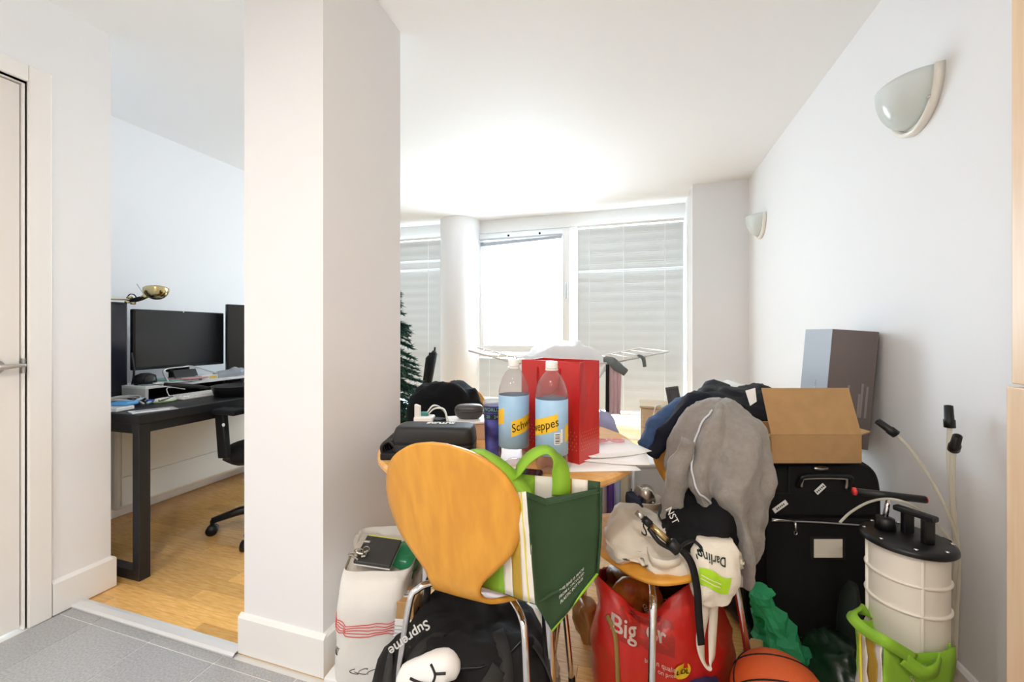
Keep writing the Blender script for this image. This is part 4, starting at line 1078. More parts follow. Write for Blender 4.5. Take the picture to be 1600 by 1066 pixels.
# opening with a white trainer in it
shoe = thing('trainer', 'white trainer with black trim poking out of the duffel bag', 'shoe', lw(-.2,1.0,.1))
so = at(672,1055,.95)
SH = limb([so+RGT*-.070-UP*.045, so+RGT*-.045-UP*.015, so+UP*.004, so+RGT*.040+UP*.016, so+RGT*.066+UP*.004], [.012,.040,.046,.040,.014], [.010,.030,.036,.032,.010], 20, 6)
MB().grid(crumple(SH,.003,30,1,closed=True), True, True).build('upper', WHITE, shoe, smooth=True)
sfn = proj_fn(SH, so, RGT, UP)
for pl_ in ([(.006,.044),(.018,.028),(.012,.010)],[(.018,.030),(.042,.030)],[(.012,.010),(.0,-.01),(-.03,-.025)],[(-.04,.016),(-.015,.012),(.012,.010)]):
    MB().tube(crom([sfn(*q_) for q_ in pl_],4), .0028, 6).build('trim', BLACK, shoe, smooth=True)
# clear bag of greyish things
cbag = thing('clear_plastic_bag', 'clear plastic bag of grey packages right of the duffel', 'plastic bag', lw(.06,1.25,0))
CLR = clear_mat('clear_film', (.94,.95,.95), rough=.12, haze=(.7,.72,.72), hz=.16)
CR = rings([(800,822,925,1.30,1.34,2),(796,846,955,1.22,1.40,2.2),(800,862,1000,1.18,1.42,2.6),(805,872,1045,1.17,1.42,2.8),(812,866,1066,1.2,1.4,2.8)], 30)
for p in CR[-1]: p.z = .004
CPp = crumple(smooth_rings(CR,5), .014, 18, 3, closed=True)
MB().grid(CPp, True, True).build('film', CLR, cbag, smooth=True)
rk = random.Random(11)
for k in range(9):
    c = at(822+rk.uniform(0,34), 985+rk.uniform(0,62), 1.22+rk.uniform(.0,.1)); c.z = max(c.z,.03)
    MB().box(c,(.05,.03,.045),M=Matrix.Rotation(rk.uniform(0,3),3,'Z')@Matrix.Rotation(rk.uniform(-.5,.5),3,'X')).build('package', mat('grey_pack%d'%(k%3), [(.22,.25,.26),(.10,.12,.13),(.45,.46,.44)][k%3], .4), cbag, bevel=.006)
# ------------------------------------------------------------------ clothes on the right chair
GREYK = mat('grey_jersey', (.30,.275,.25), .9, var=.12, vscale=60, bump=.25, bscale=260, sheen=.2, spec=.2)
hoodie = thing('hoodie', 'grey jersey hoodie draped over the right chair back', 'hoodie', at(1110,905,1.2))
HR = rings([(1112,1136,627,1.24,1.34,2.2),(1085,1160,640,1.18,1.43,2.4),(1070,1169,668,1.14,1.44,2.6),(1063,1173,705,1.11,1.43,2.8),(1062,1172,742,1.10,1.40,2.8),(1078,1170,775,1.11,1.37,2.6),(1094,1170,815,1.12,1.34,2.4),(1118,1166,860,1.13,1.30,2.2),(1138,1160,900,1.14,1.24,2)], 72)
HP = folds(smooth_rings(HR, 7), .030, 7, 1.3, 1.6, .35)
HP = folds(HP, .010, 15, 4.0, 3.0, .5)
HP = crumple(HP, .014, 13, 2.0, stretch=(1,1,.8), closed=True)
MB().grid(HP, True, True).build('body', GREYK, hoodie, smooth=True)
limbo('sleeve', [at(1078,690,1.18), at(1062,730,1.19), at(1052,775,1.20), at(1050,812,1.21)], [.018,.030,.034,.030], [.02,.026,.028,.026], GREYK, hoodie, amp=.012, scale=22, seed=4)
limbo('sleeve', [at(1158,690,1.2), at(1166,740,1.18), at(1160,800,1.16), at(1157,860,1.15), at(1152,908,1.15)], [.02,.026,.026,.022,.018], [.02,.028,.028,.022,.02], GREYK, hoodie, amp=.012, scale=22, seed=7)
limbo('cuff', [at(1154,893,1.15), at(1151,912,1.15)], [.0195,.017], [.021,.018], mat('pale_rib', (.45,.43,.40), .9), hoodie, amp=.002)
MB().tube([gp(HP, i_, 43-2.0*math.sin((i_-6)/24*math.pi), .005) for i_ in np.linspace(5,34,34)], .0032, 6).build('zip', mat('pale_zip', (.6,.62,.66), .5), hoodie, smooth=True)
# denim and navy jackets behind it
DENIM = mat('blue_denim', (.045,.10,.24), .8, var=.35, vscale=30, bump=.2, bscale=400)
NAVY = mat('navy_cloth', (.006,.008,.017), .8, spec=.25, bump=.15, bscale=300)
NAVYD = mat('dark_jacket_cloth', (.006,.006,.009), .7, spec=.3, bump=.12, bscale=240)
jk = thing('denim_jacket', 'dark blue denim jacket hung over the left side of the right chair back', 'jacket', at(1040,715,1.55))
limbo('sleeve', [at(1082,634,1.50), at(1050,652,1.47), at(1026,678,1.45), at(1008,702,1.44)], [.040,.046,.044,.032], [.05,.05,.045,.035], DENIM, jk, amp=.022, scale=14, seed=2)
limbo('body', [at(1140,632,1.50), at(1100,629,1.45), at(1064,650,1.395), at(1040,682,1.375), at(1020,714,1.37)], [.03,.040,.036,.034,.014], [.06,.06,.035,.03,.015], NAVY, jk, amp=.018, scale=14, seed=5)
# pile behind: tall black bag carrying jackets
tb2 = thing('laundry_bag', 'tall black bag standing behind the cardboard box, heaped with clothes', 'bag', lw(1.02,1.85,0))
PR = rings([(1120,1200,668,1.72,2.0,4),(1112,1205,690,1.70,2.02,4),(1112,1205,800,1.70,2.02,4),(1114,1202,884,1.72,2.0,4)], 32)
for p in PR[-1]: p.z = .004
MB().grid(crumple(smooth_rings(PR,5),.015,8,2,closed=True), True, True).build('body', NYLON, tb2, smooth=True)
MB().strap([at(1135,668,1.72), at(1140,640,1.76), at(1170,640,1.76), at(1178,668,1.72)], .03, FWD, 5).build('handle', WEB, tb2, smooth=True)
nj = soft('jacket', rings([(1125,1178,607,1.78,1.98),(1100,1205,614,1.70,2.04),(1085,1212,630,1.66,2.06),(1082,1215,655,1.64,2.06),(1100,1210,690,1.65,2.04),(1120,1200,705,1.68,2.0)],36), NAVYD, amp=.035, scale=10, seed=8, nv=6)
tag(nj, 'dark navy jacket heaped on the tall black bag by the wall', 'jacket')
wc = soft('white_shirt', rings([(1136,1150,598,1.98,2.06),(1126,1160,602,1.94,2.10),(1118,1168,612,1.92,2.12),(1122,1170,624,1.94,2.1)],24), mat('white_cotton', (.80,.79,.77), .85), amp=.02, scale=16, seed=2)
tag(wc, 'crumpled white shirt on top of the dark jackets', 'shirt')

# ------------------------------------------------------------------ suitcase with boxes
sl, sr = at(1160,1000,1.385), at(1378,1000,1.385); sl.z = sr.z = 0
xs = (sr-sl).normalized(); ys = Vector((-xs.y, xs.x, 0)); SWd = (sr-sl).length; SZ = .650; SD = .26
MS = Matrix(((xs.x, ys.x, 0, (sl.x+sr.x)/2), (xs.y, ys.y, 0, (sl.y+sr.y)/2), (0,0,1,0), (0,0,0,1)))
sc_ = thing('suitcase', 'large black fabric suitcase upright against the wall under the open box', 'suitcase', (sl+sr)/2)
FAB = mat('black_suitcase_fabric', (.006,.006,.006), .75, bump=.3, bscale=600, spec=.3)
rows = []
for y, k in ((.0,.965),(.010,.99),(.03,1),(SD-.03,1),(SD-.01,.99),(SD,.965)):
    row = []
    for j in range(44):
        t = 2*math.pi*j/44; c, s0 = math.cos(t), math.sin(t); e = 7
        row.append(Vector((math.copysign(abs(c)**(2/e),c)*SWd/2*k, y, .035+(SZ-.035)/2+math.copysign(abs(s0)**(2/e),s0)*(SZ-.035)/2*k)))
    rows.append(row)
MB().grid(rows, True, True).build('body', FAB, sc_, smooth=True, M=MS).modifiers.new('e','EDGE_SPLIT').split_angle=.9
for y in (.004, SD-.004):
    MB().tube([Vector((p.x*1.003, y, (p.z-.34)*1.003+.34)) for p in rows[0]], .005, 8, closed=True).build('piping', BLACK, sc_, smooth=True, M=MS)
MB().tube([Vector((p.x*1.028, .045, (p.z-.34)*1.03+.34)) for p in rows[0] if p.z > .34], .0022, 6).build('seam_piping', mat('grey_piping',(.4,.4,.39),.5), sc_, smooth=True, M=MS)
MB().bx(-.165,.215,-.014,.0,.06,.455).build('front_pocket', FAB, sc_, bevel=.012, seg=3, M=MS)
MB().bx(-.165,.215,-.010,.0,.465,.545).build('upper_panel', FAB, sc_, bevel=.006, M=MS)
MB().tube([(-.150,-.016,.452),(.0,-.017,.447),(.215,-.016,.432)], .0028, 8, smooth=4).build('zip', STEEL, sc_, smooth=True, M=MS)
MB().tube([(-.150,-.017,.458),(-.07,-.018,.450)], .0028, 8).build('zip_end', STEEL, sc_, smooth=True, M=MS)
zp = MB().tube([(-.072,-.020,.448),(-.072,-.022,.418)], .0045, 8).build('zip_pull', STEEL, sc_, smooth=True, M=MS)
MB().tube([Vector((-.072+.005*math.cos(a),-.022,.413+.006*math.sin(a))) for a in np.linspace(0,6,10)], .0016, 6, closed=True).build('pull_ring', STEEL, zp, M=MS)
MB().bx(-.085,.135,-.006,.002,.535,.635).build('handle_panel', BLACKM, sc_, bevel=.006, M=MS)
MB().tube([(-.055,-.006,.565),(-.055,-.020,.590),(-.045,-.024,.604),(.03,-.026,.608),(.105,-.024,.604),(.115,-.020,.590),(.115,-.006,.560)], .0075, 10, smooth=4).build('carry_handle', BLACK, sc_, smooth=True, M=MS)
MB().tube([(-.046,-.012,.565),(-.046,-.016,.586),(-.038,-.018,.595),(.03,-.019,.598),(.098,-.018,.595),(.106,-.016,.586),(.106,-.012,.558)], .0045, 8, smooth=4).build('trolley_bar', mat('champagne_metal',(.62,.58,.52),.3,.9), sc_, smooth=True, M=MS)
MB().lathe([(0,0),(.026,0),(.024,.004),(0,.006)], (0,0,0), 20).build('badge', STEEL, sc_, smooth=True, M=MS@Matrix.Translation((.025,-.006,.626))@Matrix.Rotation(math.pi/2,4,'X')@Matrix.Diagonal((1,.36,1,1)))
MB().bx(-.020,.100,-.018,-.013,.318,.398).build('address_holder', BLACK, sc_, bevel=.003, M=MS)
MB().bx(-.008,.088,-.020,-.0175,.328,.390).build('address_card', mat('cream_card',(.82,.74,.62),.6), sc_, M=MS)
for (x,z,rz,w) in ((-.118,.498,-.62,.055),(.018,.558,-.75,.040)):
    tg = MB().box((0,0,0),(w,.0012,.018)).build('luggage_tag', PAPER, sc_, M=MS@Matrix.Translation((x,-.0125,z))@Matrix.Rotation(-rz*-1,4,'Y'))
    for k in range(5):
        MB().box((-.014+.007*k,-.0009,0),(.004,.0006,.006)).build('tag_print', INK, tg, M=MS@Matrix.Translation((x,-.0125,z))@Matrix.Rotation(-rz*-1,4,'Y'))
for x in (-.19,.19):
    for y in (.03, SD-.03): MB().tube([(x-.012,y,.028),(x+.012,y,.028)], .028, 16).build('wheel', BLACK, sc_, smooth=True, M=MS)
MB().bx(-.2,.2,.02,SD-.02,.025,.05).build('base_plate', BLACK, sc_, M=MS)
# open cardboard box on top
ob = thing('cardboard_box', 'open brown cardboard box with raised flap on the suitcase', 'box', at(1275,727,1.36))
c0 = lw((1205-800)*1.345/FPX,1.345,0); bw_, bd_, bh_ = .300, .20, .094; zb = SZ+.006; R_ = RGT; F_ = FWD
def bpan(nm, pts, m=CARD): return MB().add(pts,[(0,1,2,3)]).build(nm, m, ob, solid=.004)
A, B_, C_, D_ = c0, c0+R_*bw_, c0+R_*bw_+F_*bd_, c0+F_*bd_
z0, z1 = UP*zb, UP*(zb+bh_)
bpan('front_panel',[A+z0,B_+z0,B_+z1,A+z1]); bpan('side_panel',[B_+z0,C_+z0,C_+z1,B_+z1]); bpan('back_panel',[C_+z0,D_+z0,D_+z1,C_+z1]); bpan('side_panel',[D_+z0,A+z0,A+z1,D_+z1]); bpan('base_panel',[A+z0,B_+z0,C_+z0,D_+z0])
fl = F_*.052+UP*.148
bpan('front_flap',[A+z1,B_+z1,B_+z1+fl,A+z1+fl])
bpan('side_flap',[A+z1,D_+z1,D_+z1-R_*.05+UP*-.045,A+z1-R_*.035+UP*-.05+F_*.02])
bpan('side_flap',[B_+z1,C_+z1,C_+z1+R_*.05+UP*.006,B_+z1+R_*.05+UP*.004+F_*.02])
wt = tag(MB().add([A+z1+UP*.10+F_*.06-R_*.012, A+z1+UP*.145+F_*.08-R_*.005, A+z1+UP*.135+F_*.08-R_*.04, A+z1+UP*.085+F_*.06-R_*.035],[(0,1,2,3)]).build('paper_scrap', PAPER, solid=.0008), 'white paper scrap sticking up beside the open box', 'paper')
# grey box leaning on the wall
gbx = thing('shoe_box', 'tall grey-brown carton leaning on the wall behind the open box', 'box', (.76,1.95,SZ))
GB = mat('taupe_card', (.165,.135,.130), .55); GBL = mat('blue_grey_card', (.33,.35,.39), .5)
Mg = Matrix.Translation((.70,1.86,SZ+.004))@Matrix.Rotation(math.radians(1.5),4,'Z')@Matrix.Rotation(math.radians(4.5),4,'Y')
gw, gd_, gh = .150, .24, .452
MB().bx(0,gw,0,gd_,0,gh).build('carton', GB, gbx, bevel=.001, M=Mg)
MB().bx(-.001,0,.001,gd_-.001,.001,gh-.001).build('side_print', GBL, gbx, M=Mg)
SIL = mat('faint_silver_print', (.28,.25,.24), .4)
rk = random.Random(2)
for k,(x,h) in enumerate(((.012,.06),(.022,.085),(.032,.05),(.058,.07),(.066,.12),(.074,.06),(.102,.09),(.110,.13),(.126,.12))):
    MB().bx(x,x+.007,-.0008,0,.03+.09,.12+h).build('skyline_print', SIL, gbx, M=Mg)
lettering('THE CITY COLLECTION'[:8], .012, Mg@Vector((-.002,.10,.22)), Mg.to_3x3()@Vector((0,0,1)), Mg.to_3x3()@Vector((0,1,0)), mat('pale_print',(.6,.62,.65),.5), gbx)

# ------------------------------------------------------------------ fluid extractor in the lime bag
ex = thing('fluid_extractor', 'white ribbed pump canister with black lid and hoses by right wall', 'pump', (.68,1.30,.05))
E0 = Vector((.672,1.295,0)); TANK = mat('milky_tank', (.86,.80,.71), .45); LZ = .548
body = [(0,.10),(.050,.10),(.058,.115),(.074,.30),(.078,.33),(.079,LZ-.01),(.079,LZ)]
MB().lathe(body, E0, 40).build('tank', TANK, ex, smooth=True)
for z in (.305,.405,.475): MB().tube([E0+Vector((.0795*math.cos(a),.0795*math.sin(a),z)) for a in np.linspace(0,2*math.pi,40,endpoint=False)], .0042, 8, closed=True).build('rib', TANK, ex, smooth=True)
ta = math.atan2(-E0.y,-E0.x)
for da in (-1.25,.35,1.9,3.3):
    a = ta+da; MB().tube([E0+Vector((.0795*math.cos(a),.0795*math.sin(a),LZ-.004)), E0+Vector((.079*math.cos(a),.079*math.sin(a),.33)), E0+Vector((.068*math.cos(a),.068*math.sin(a),.22))], .0042, 8).build('rib', TANK, ex, smooth=True)
MB().lathe([(0,LZ),(.092,LZ),(.095,LZ+.004),(.093,LZ+.012),(.084,LZ+.017),(0,LZ+.021)], E0, 40).build('lid', BLACK, ex, smooth=True)
for k in range(8):
    a = ta+.2+k*math.pi/4; MB().lathe([(0,0),(.0045,0),(.004,.003),(0,.0035)], E0+Vector((.083*math.cos(a),.083*math.sin(a),LZ+.017)), 10).build('screw', CHROME, ex, smooth=True)
pz_ = E0+UP*(LZ+.018)
# pump shaft and long T handle
hs0 = pz_-RGT*.024+FWD*.034
MB().lathe([(0,0),(.022,0),(.020,.03),(.008,.034),(0,.034)], hs0, 20).build('pump_collar', BLACK, ex, smooth=True)
ha, hb = at(1336,768,1.11), at(1446,781,1.06)
MB().tube([ha, hb], .0095, 14).build('pump_handle', BLACK, ex, smooth=True)
MB().tube([hs0+UP*.03, (ha+hb)/2], .006, 12).build('pump_rod', CHROME, ex, smooth=True)
MB().tube([ha+(ha-hb)*.03, ha+(hb-ha)*.01], .0105, 14).build('end_ring', mat('red_plastic',(.7,.04,.03),.4), ex, smooth=True)
MB().tube([hb-(hb-ha)*.005, hb+(hb-ha)*.018], .0085, 14).build('end_cap', mat('red_plastic',(.7,.04,.03),.4), ex, smooth=True)
# carry bracket
h0 = pz_+RGT*.012-FWD*.02
for q in (-.022,.03):
    MB().box(h0+FWD*q+UP*.030,(.026,.014,.062),rz=YAW).build('bracket_post', BLACK, ex, bevel=.003)
MB().box(h0+FWD*.004+UP*.064-RGT*.006,(.022,.085,.014),rz=YAW+.35).build('carry_handle', BLACK, ex, bevel=.004)
MB().box(E0+RGT*.092+UP*(LZ+.004),(.03,.022,.010),rz=YAW).build('spout_lug', BLACK, ex, bevel=.002)
HOSE = clear_mat('milky_hose', (.97,.95,.88), rough=.15, haze=(.88,.85,.76), hz=.72)
hr = 1.10
root = [at(1488,1040,hr), at(1487,980,hr), at(1492,900,hr), at(1497,850,hr)]
def hose(pts, r, cap, nm='hose'):
    hs = MB().tube(pts, r, 10, smooth=6).build(nm, HOSE, ex, smooth=True)
    if cap:
        a, b = Vector(cap[0]), Vector(cap[1])
        MB().tube([a, a.lerp(b,.35), a.lerp(b,.38), b], [.0125,.0125,.0105,.0095], 16).build('hose_cap', BLACK, hs, smooth=True)
        MB().tube([b, b+(b-a).normalized()*.001], .0065, 12).build('cap_hole', mat('hole_black',(.002,.002,.002),.9), hs)
hose(root+[at(1480,800,1.10), at(1455,750,1.12), at(1425,705,1.15), at(1398,677,1.18)], .0042, (at(1400,679,1.18), at(1371,658,1.20)))
hose([at(1492,1030,hr), at(1494,960,hr), at(1498,880,hr), at(1490,790,1.12), at(1483,720,1.13), at(1484,668,1.14)], .0055, (at(1484,668,1.14), at(1482,634,1.14)))
hose([at(1484,1030,hr), at(1480,960,hr), at(1494,880,hr), at(1489,800,1.11), at(1488,740,1.10), at(1490,702,1.09)], .0058, (at(1490,703,1.09), at(1496,682,1.06)))
hose([at(1312,817,1.14), at(1330,800,1.13), at(1360,784,1.10), at(1392,780,1.07), at(1425,790,1.05), at(1460,815,1.07), at(1492,855,hr)], .0032, None, 'thin_hose')
MB().tube([E0+RGT*.088+UP*(LZ), at(1478,960,1.08)], .0065, 10).build('hose_clip', TANK, ex, smooth=True)
# lime shopping bag standing round the canister
lb = thing('shopping_bag', 'lime green shopping bag with cream stripes holding the pump canister', 'bag', (E0.x,E0.y,0))
cor = [(1380,.930,.384),(1488,.965,.345),None,(1335,1.04,.350)]
cw_ = [lw((q[0]-800)*q[1]/FPX, q[1], 0) if q else None for q in cor]
cw_[2] = cw_[1]+cw_[3]-cw_[0]; mid_ = sum(cw_, Vector())/4
t_ = [cw_[0]+UP*.384, cw_[1]+UP*.345, cw_[2]+UP*.33, cw_[3]+UP*.350]
b0_ = [mid_+(q-mid_)*.92+UP*.004 for q in cw_]
# front: the top edge sags in the middle
def sagpanel(a,b,c,d,sag,n=10,m_=10,seed=0):
    P = []
    for i in range(m_+1):
        row = []
        for j in range(n+1):
            s = j/n; p = a.lerp(b,s).lerp(d.lerp(c,s), i/m_); p = p-UP*sag*math.sin(math.pi*s)*(1-i/m_)
            row.append(p)
        P.append(row)
    return crumple(P,.012,12,seed)
LF = sagpanel(t_[0],t_[1],b0_[1],b0_[0],.03,seed=1)
MB().grid(LF).build('front_panel', LIME, lb, smooth=True, solid=.0015)
LS = sagpanel(t_[1],t_[2],b0_[2],b0_[1],.01,seed=2); MB().grid(LS).build('side_panel', LIME, lb, smooth=True, solid=.0015)
MB().grid(sagpanel(t_[2],t_[3],b0_[3],b0_[2],.01,seed=3)).build('back_panel', LIME, lb, smooth=True, solid=.0015)
for a0,a1,mm in ((0,.22,CREAM),(.22,.55,GOLD),(.55,1,CREAM)):
    P = sagpanel(t_[0].lerp(t_[3],a0),t_[0].lerp(t_[3],a1),b0_[0].lerp(b0_[3],a1),b0_[0].lerp(b0_[3],a0),0,4,10,4); MB().grid(P).build('side_stripe', mm, lb, smooth=True, solid=.0015)
MB().tube([t_[0].lerp(t_[3],.8), b0_[0].lerp(b0_[3],.8)], .003, 5).build('stripe_line', YELL, lb)
MB().grid([[b0_[0],b0_[1]],[b0_[3],b0_[2]]]).build('base', LIME, lb, solid=.002)
hl = [gp(LF,.3,4.0,.010,False), at(1385,1004,.925), at(1352,985,.975), at(1331,962,1.02), at(1345,952,1.06), at(1362,960,1.07), t_[3].lerp(t_[2],.35)+UP*.0]
MB().strap(hl, .026, [UP+RGT*.2, UP+RGT*.4, UP*.8+RGT*.6, RGT+UP*.2, UP*.8+FWD, RGT], 6).build('handle', LIME, lb, smooth=True)
MB().strap([gp(LF,.5,2.5,.008,False), gp(LF,1.0,4.5,.022,False), gp(LF,.7,6.5,.020,False), gp(LF,.2,7.6,.006,False)], .030, UP, 6).build('handle', LIME, lb, smooth=True)
LIT = mat('pale_green_print', (.70,.72,.42), .6)
for tx, i, j, sz, an in (('&',1.9,4.2,.026,.3),('7',1.15,6.0,.030,.2),('s',2.6,4.1,.026,.3),('~',2.1,6.0,.05,.2),('7',.6,7.0,.022,.4)):
    lettering(tx, sz, (0,0,0),(1,0,0),(0,0,1), LIT, lb, fn=on_grid(LF,i,j,an,.003,False))
# ------------------------------------------------------------------ floor in front of the suitcase
bb = thing('basketball', 'orange basketball with black seams in front of the green film', 'ball', at(1217,1100,1.12))
BC = lw((1219-800)*1.055/FPX,1.055,.118); br = .1175
ORG = mat('orange_rubber', (.62,.10,.02), .55, bump=.25, bscale=500)
pr = [(br*math.sin(t), -br*math.cos(t)) for t in np.linspace(0.001,math.pi-.001,24)]
MB().lathe(pr, BC, 40, cap=False).build('ball', ORG, bb, smooth=True)
Rb_ = Matrix.Rotation(.5,3,'X')@Matrix.Rotation(.35,3,'Y')
for f_ in (lambda a: (math.cos(a),math.sin(a),0), lambda a: (math.cos(a),0,math.sin(a)), lambda a: (math.cos(a)*.8,.55+.25*math.cos(2*a)*0,math.sin(a)*.8), lambda a: (math.cos(a)*.8,-.55,math.sin(a)*.8)):
    pts = []
    for a in np.linspace(0,2*math.pi,48,endpoint=False):
        q = Vector(f_(a)).normalized(); pts.append(BC+Rb_@q*(br+.0002))
    MB().tube(pts, .0022, 6, closed=True).build('seam', BLACKM, bb, smooth=True)
gf = thing('plastic_bag', 'tall crumpled translucent green plastic bag against the suitcase', 'plastic bag', lw(.83,1.3,0))
GF2 = clear_mat('bright_green_film', (.40,.90,.62), rough=.10, haze=(.10,.62,.30), hz=.75)
GR = rings([(1182,1192,921,1.27,1.30),(1180,1208,940,1.25,1.32),(1184,1222,962,1.22,1.34),(1184,1236,985,1.20,1.35),(1186,1252,1010,1.19,1.36),(1192,1275,1035,1.18,1.36),(1205,1292,1058,1.2,1.36)],26)
for p in GR[-1]: p.z = .004
GP = crumple(smooth_rings(GR,3), .045, 11, 9, stretch=(1,1,.7), closed=True)
GP = crumple(GP, .016, 30, 2, closed=True)
for r_ in GP:
    for p in r_: p.z = max(.004,p.z)
MB().grid(GP, True, True).build('film', GF2, gf, smooth=False)
cs = tag(MB().poly([atz(1150,1062,0.004), atz(1196,1066,.004), at(1192,1003,1.30), at(1176,1000,1.31), at(1164,1015,1.30)], FWD*.008).build('cardboard_piece', CARD), 'torn brown cardboard piece behind the basketball', 'cardboard')
gk = soft('dark_green_bag', rings([(1300,1330,1005,1.16,1.26),(1285,1338,1022,1.12,1.30),(1272,1342,1045,1.10,1.32),(1270,1340,1080,1.10,1.30)],24), mat('bottle_green_film',(.012,.03,.015),.3), amp=.03, scale=14, seed=4, floor=.004, nv=5)
tag(gk, 'dark green crumpled bag between the basketball and the lime bag', 'bag')
gk2 = soft('folded_cloth', rings([(1326,1338,912,1.30,1.34),(1318,1342,940,1.28,1.35),(1312,1345,990,1.27,1.35),(1308,1342,1020,1.28,1.35)],16), mat('deep_green_cloth',(.010,.016,.010),.8), amp=.008, scale=18, seed=6)
tag(gk2, 'dark green folded cloth standing between suitcase and pump canister', 'cloth')
nv_ = soft('navy_cloth', rings([(1070,1098,1052,1.10,1.16),(1052,1120,1058,1.06,1.20),(1046,1128,1075,1.05,1.22),(1050,1125,1125,1.06,1.2)],20), mat('indigo_cloth',(.03,.03,.11),.8), amp=.012, scale=16, seed=3, floor=.004)
tag(nv_, 'navy blue cloth on the floor below the red carrier bag', 'cloth')

# ------------------------------------------------------------------ red carrier bag under the right chair
rbg = thing('carrier_bag', 'large red supermarket carrier bag full of packets under the chair', 'bag', lw(.45,1.3,0))
REDB = mat('red_woven_plastic', (.62,.022,.016), .35, var=.15, vscale=7, bump=.08, bscale=60)
def ring8(L): return [at(u,v,d) for u,v,d in L]
top8 = ring8([(936,897,1.19),(966,930,1.13),(1008,958,1.12),(1050,932,1.12),(1086,905,1.15),(1118,905,1.30),(1075,890,1.44),(1000,885,1.46),(950,886,1.38)])
up8  = ring8([(934,935,1.16),(966,962,1.10),(1008,985,1.09),(1054,965,1.09),(1100,950,1.13),(1128,945,1.30),(1080,925,1.45),(1000,920,1.46),(948,922,1.38)])
mid8 = ring8([(930,975,1.16),(962,998,1.09),(1008,1020,1.08),(1062,1015,1.08),(1122,1005,1.14),(1140,985,1.30),(1085,955,1.45),(1000,950,1.46),(940,960,1.36)])
bot8 = [lw((u-800)*d/FPX,d,.03) for u,d in ((930,1.22),(958,1.15),(1005,1.11),(1070,1.12),(1135,1.18),(1146,1.32),(1085,1.44),(1000,1.45),(938,1.38))]
bt8  = [lw((u-800)*d/FPX,d,.004) for u,d in ((942,1.25),(966,1.19),(1008,1.15),(1068,1.16),(1120,1.21),(1128,1.32),(1080,1.42),(1000,1.43),(948,1.37))]
RP = crumple(surf([top8,up8,mid8,bot8,bt8],5,6,True), .016, 11, 4, closed=True)
for r_ in RP:
    for p in r_: p.z = max(.004,p.z)
MB().grid(RP, True, False).build('body', REDB, rbg, smooth=True, solid=.0015)
MB().add(list(RP[-1]), [tuple(range(len(RP[-1])))]).build('base', REDB, rbg)
REDD = mat('dark_red_print', (.36,.02,.014), .4)
pf_ = proj_fn(RP, at(1010,990,1.08), RGT*.96-UP*.25, UP, off=.0015)
MB().grid([[pf_(.15*(j/16-.5)*(1.0), .085*(.5-i/8)) for j in range(17)] for i in range(9)]).build('dark_panel', REDD, rbg, smooth=True)
WRM = mat('warm_white_print', (.88,.80,.72), .5)
lettering('Big', .060, (0,0,0),(1,0,0),(0,0,1), WRM, rbg, bold=.015, fn=proj_fn(RP, at(975,983,1.08), RGT*.96-UP*.30, UP*.95+RGT*.12, off=.007))
lettering('or', .050, (0,0,0),(1,0,0),(0,0,1), WRM, rbg, bold=.015, fn=proj_fn(RP, at(1024,990,1.08), RGT*.98-UP*.10, UP*.6, off=.007))
lettering('big on quality', .019, (0,0,0),(1,0,0),(0,0,1), WRM, rbg, bold=.01, fn=proj_fn(RP, at(1034,1043,1.07), RGT*.95-UP*.30, UP, off=.005), sx=.9)
lettering('Lidl on price', .017, (0,0,0),(1,0,0),(0,0,1), WRM, rbg, bold=.01, fn=proj_fn(RP, at(1036,1054,1.07), RGT*.95-UP*.30, UP, off=.005), sx=.9)
lf = proj_fn(RP, at(1068,1052,1.08), RGT*.98-UP*.15, UP, off=.003)
MB().grid([[lf(.021*math.cos(t)*r_, .021*math.sin(t)*r_) for t in np.linspace(0,2*math.pi,28,endpoint=False)] for r_ in (1.25,.9,.5,.1)], True).build('logo_patch', mat('logo_yellow',(.85,.62,.02),.4), rbg, smooth=True)
lettering('L DL', .020, (0,0,0),(1,0,0),(0,0,1), INK, rbg, bold=.03, fn=proj_fn(RP, at(1068,1053,1.08), RGT*.98-UP*.15, UP, off=.006))
lettering('i', .020, (0,0,0),(1,0,0),(0,0,1), mat('logo_red',(.6,.02,.02),.4), rbg, bold=.03, fn=proj_fn(RP, at(1064.5,1052.5,1.08), RGT*.98-UP*.15, UP, off=.006))
lettering("D'", .036, (0,0,0),(1,0,0),(0,0,1), WRM, rbg, bold=.01, fn=proj_fn(RP, at(1108,972,1.1), RGT*.8+UP*.3, UP*.9-RGT*.2))
MB().strap([gp(RP,8,3,.004), gp(RP,12,5,.006), gp(RP,17,6.5,.006), gp(RP,21,8,.006)], .012, UP+RGT, 5).build('olive_strap', mat('olive_strap',(.30,.19,.05),.6), rbg, smooth=True)
# packets inside the bag
SNK = mat('green_black_packet',(.02,.035,.02),.35)
pk = thing('snack_packet', 'dark round packet lettered pounds in the mouth of the red bag', 'packet', at(1040,930,1.27))
pkc = at(1040,925,1.30)
MB().grid(crumple(limb([pkc+RGT*-.085-UP*.04, pkc+RGT*-.04, pkc+RGT*.03+UP*.01, pkc+RGT*.075-UP*.02],[.02,.065,.07,.03],[.02,.045,.045,.02],24,6),.008,20,3,closed=True),True,True).build('body', SNK, pk, smooth=True)
rdp = .052
lettering('Pounds', .030, (0,0,0),(1,0,0),(0,0,1), mat('grey_white_print',(.55,.55,.52),.5), pk, bold=.01,
   fn=lambda x,y: pkc-FWD*.058+RGT*((rdp+y)*math.sin(-x/rdp))+UP*((rdp+y)*math.cos(x/rdp)-.035))
pk2 = thing('curry_packet', 'red and orange food packet inside the red bag behind the chair leg', 'packet', at(990,930,1.25))
p2c = at(992,938,1.235)
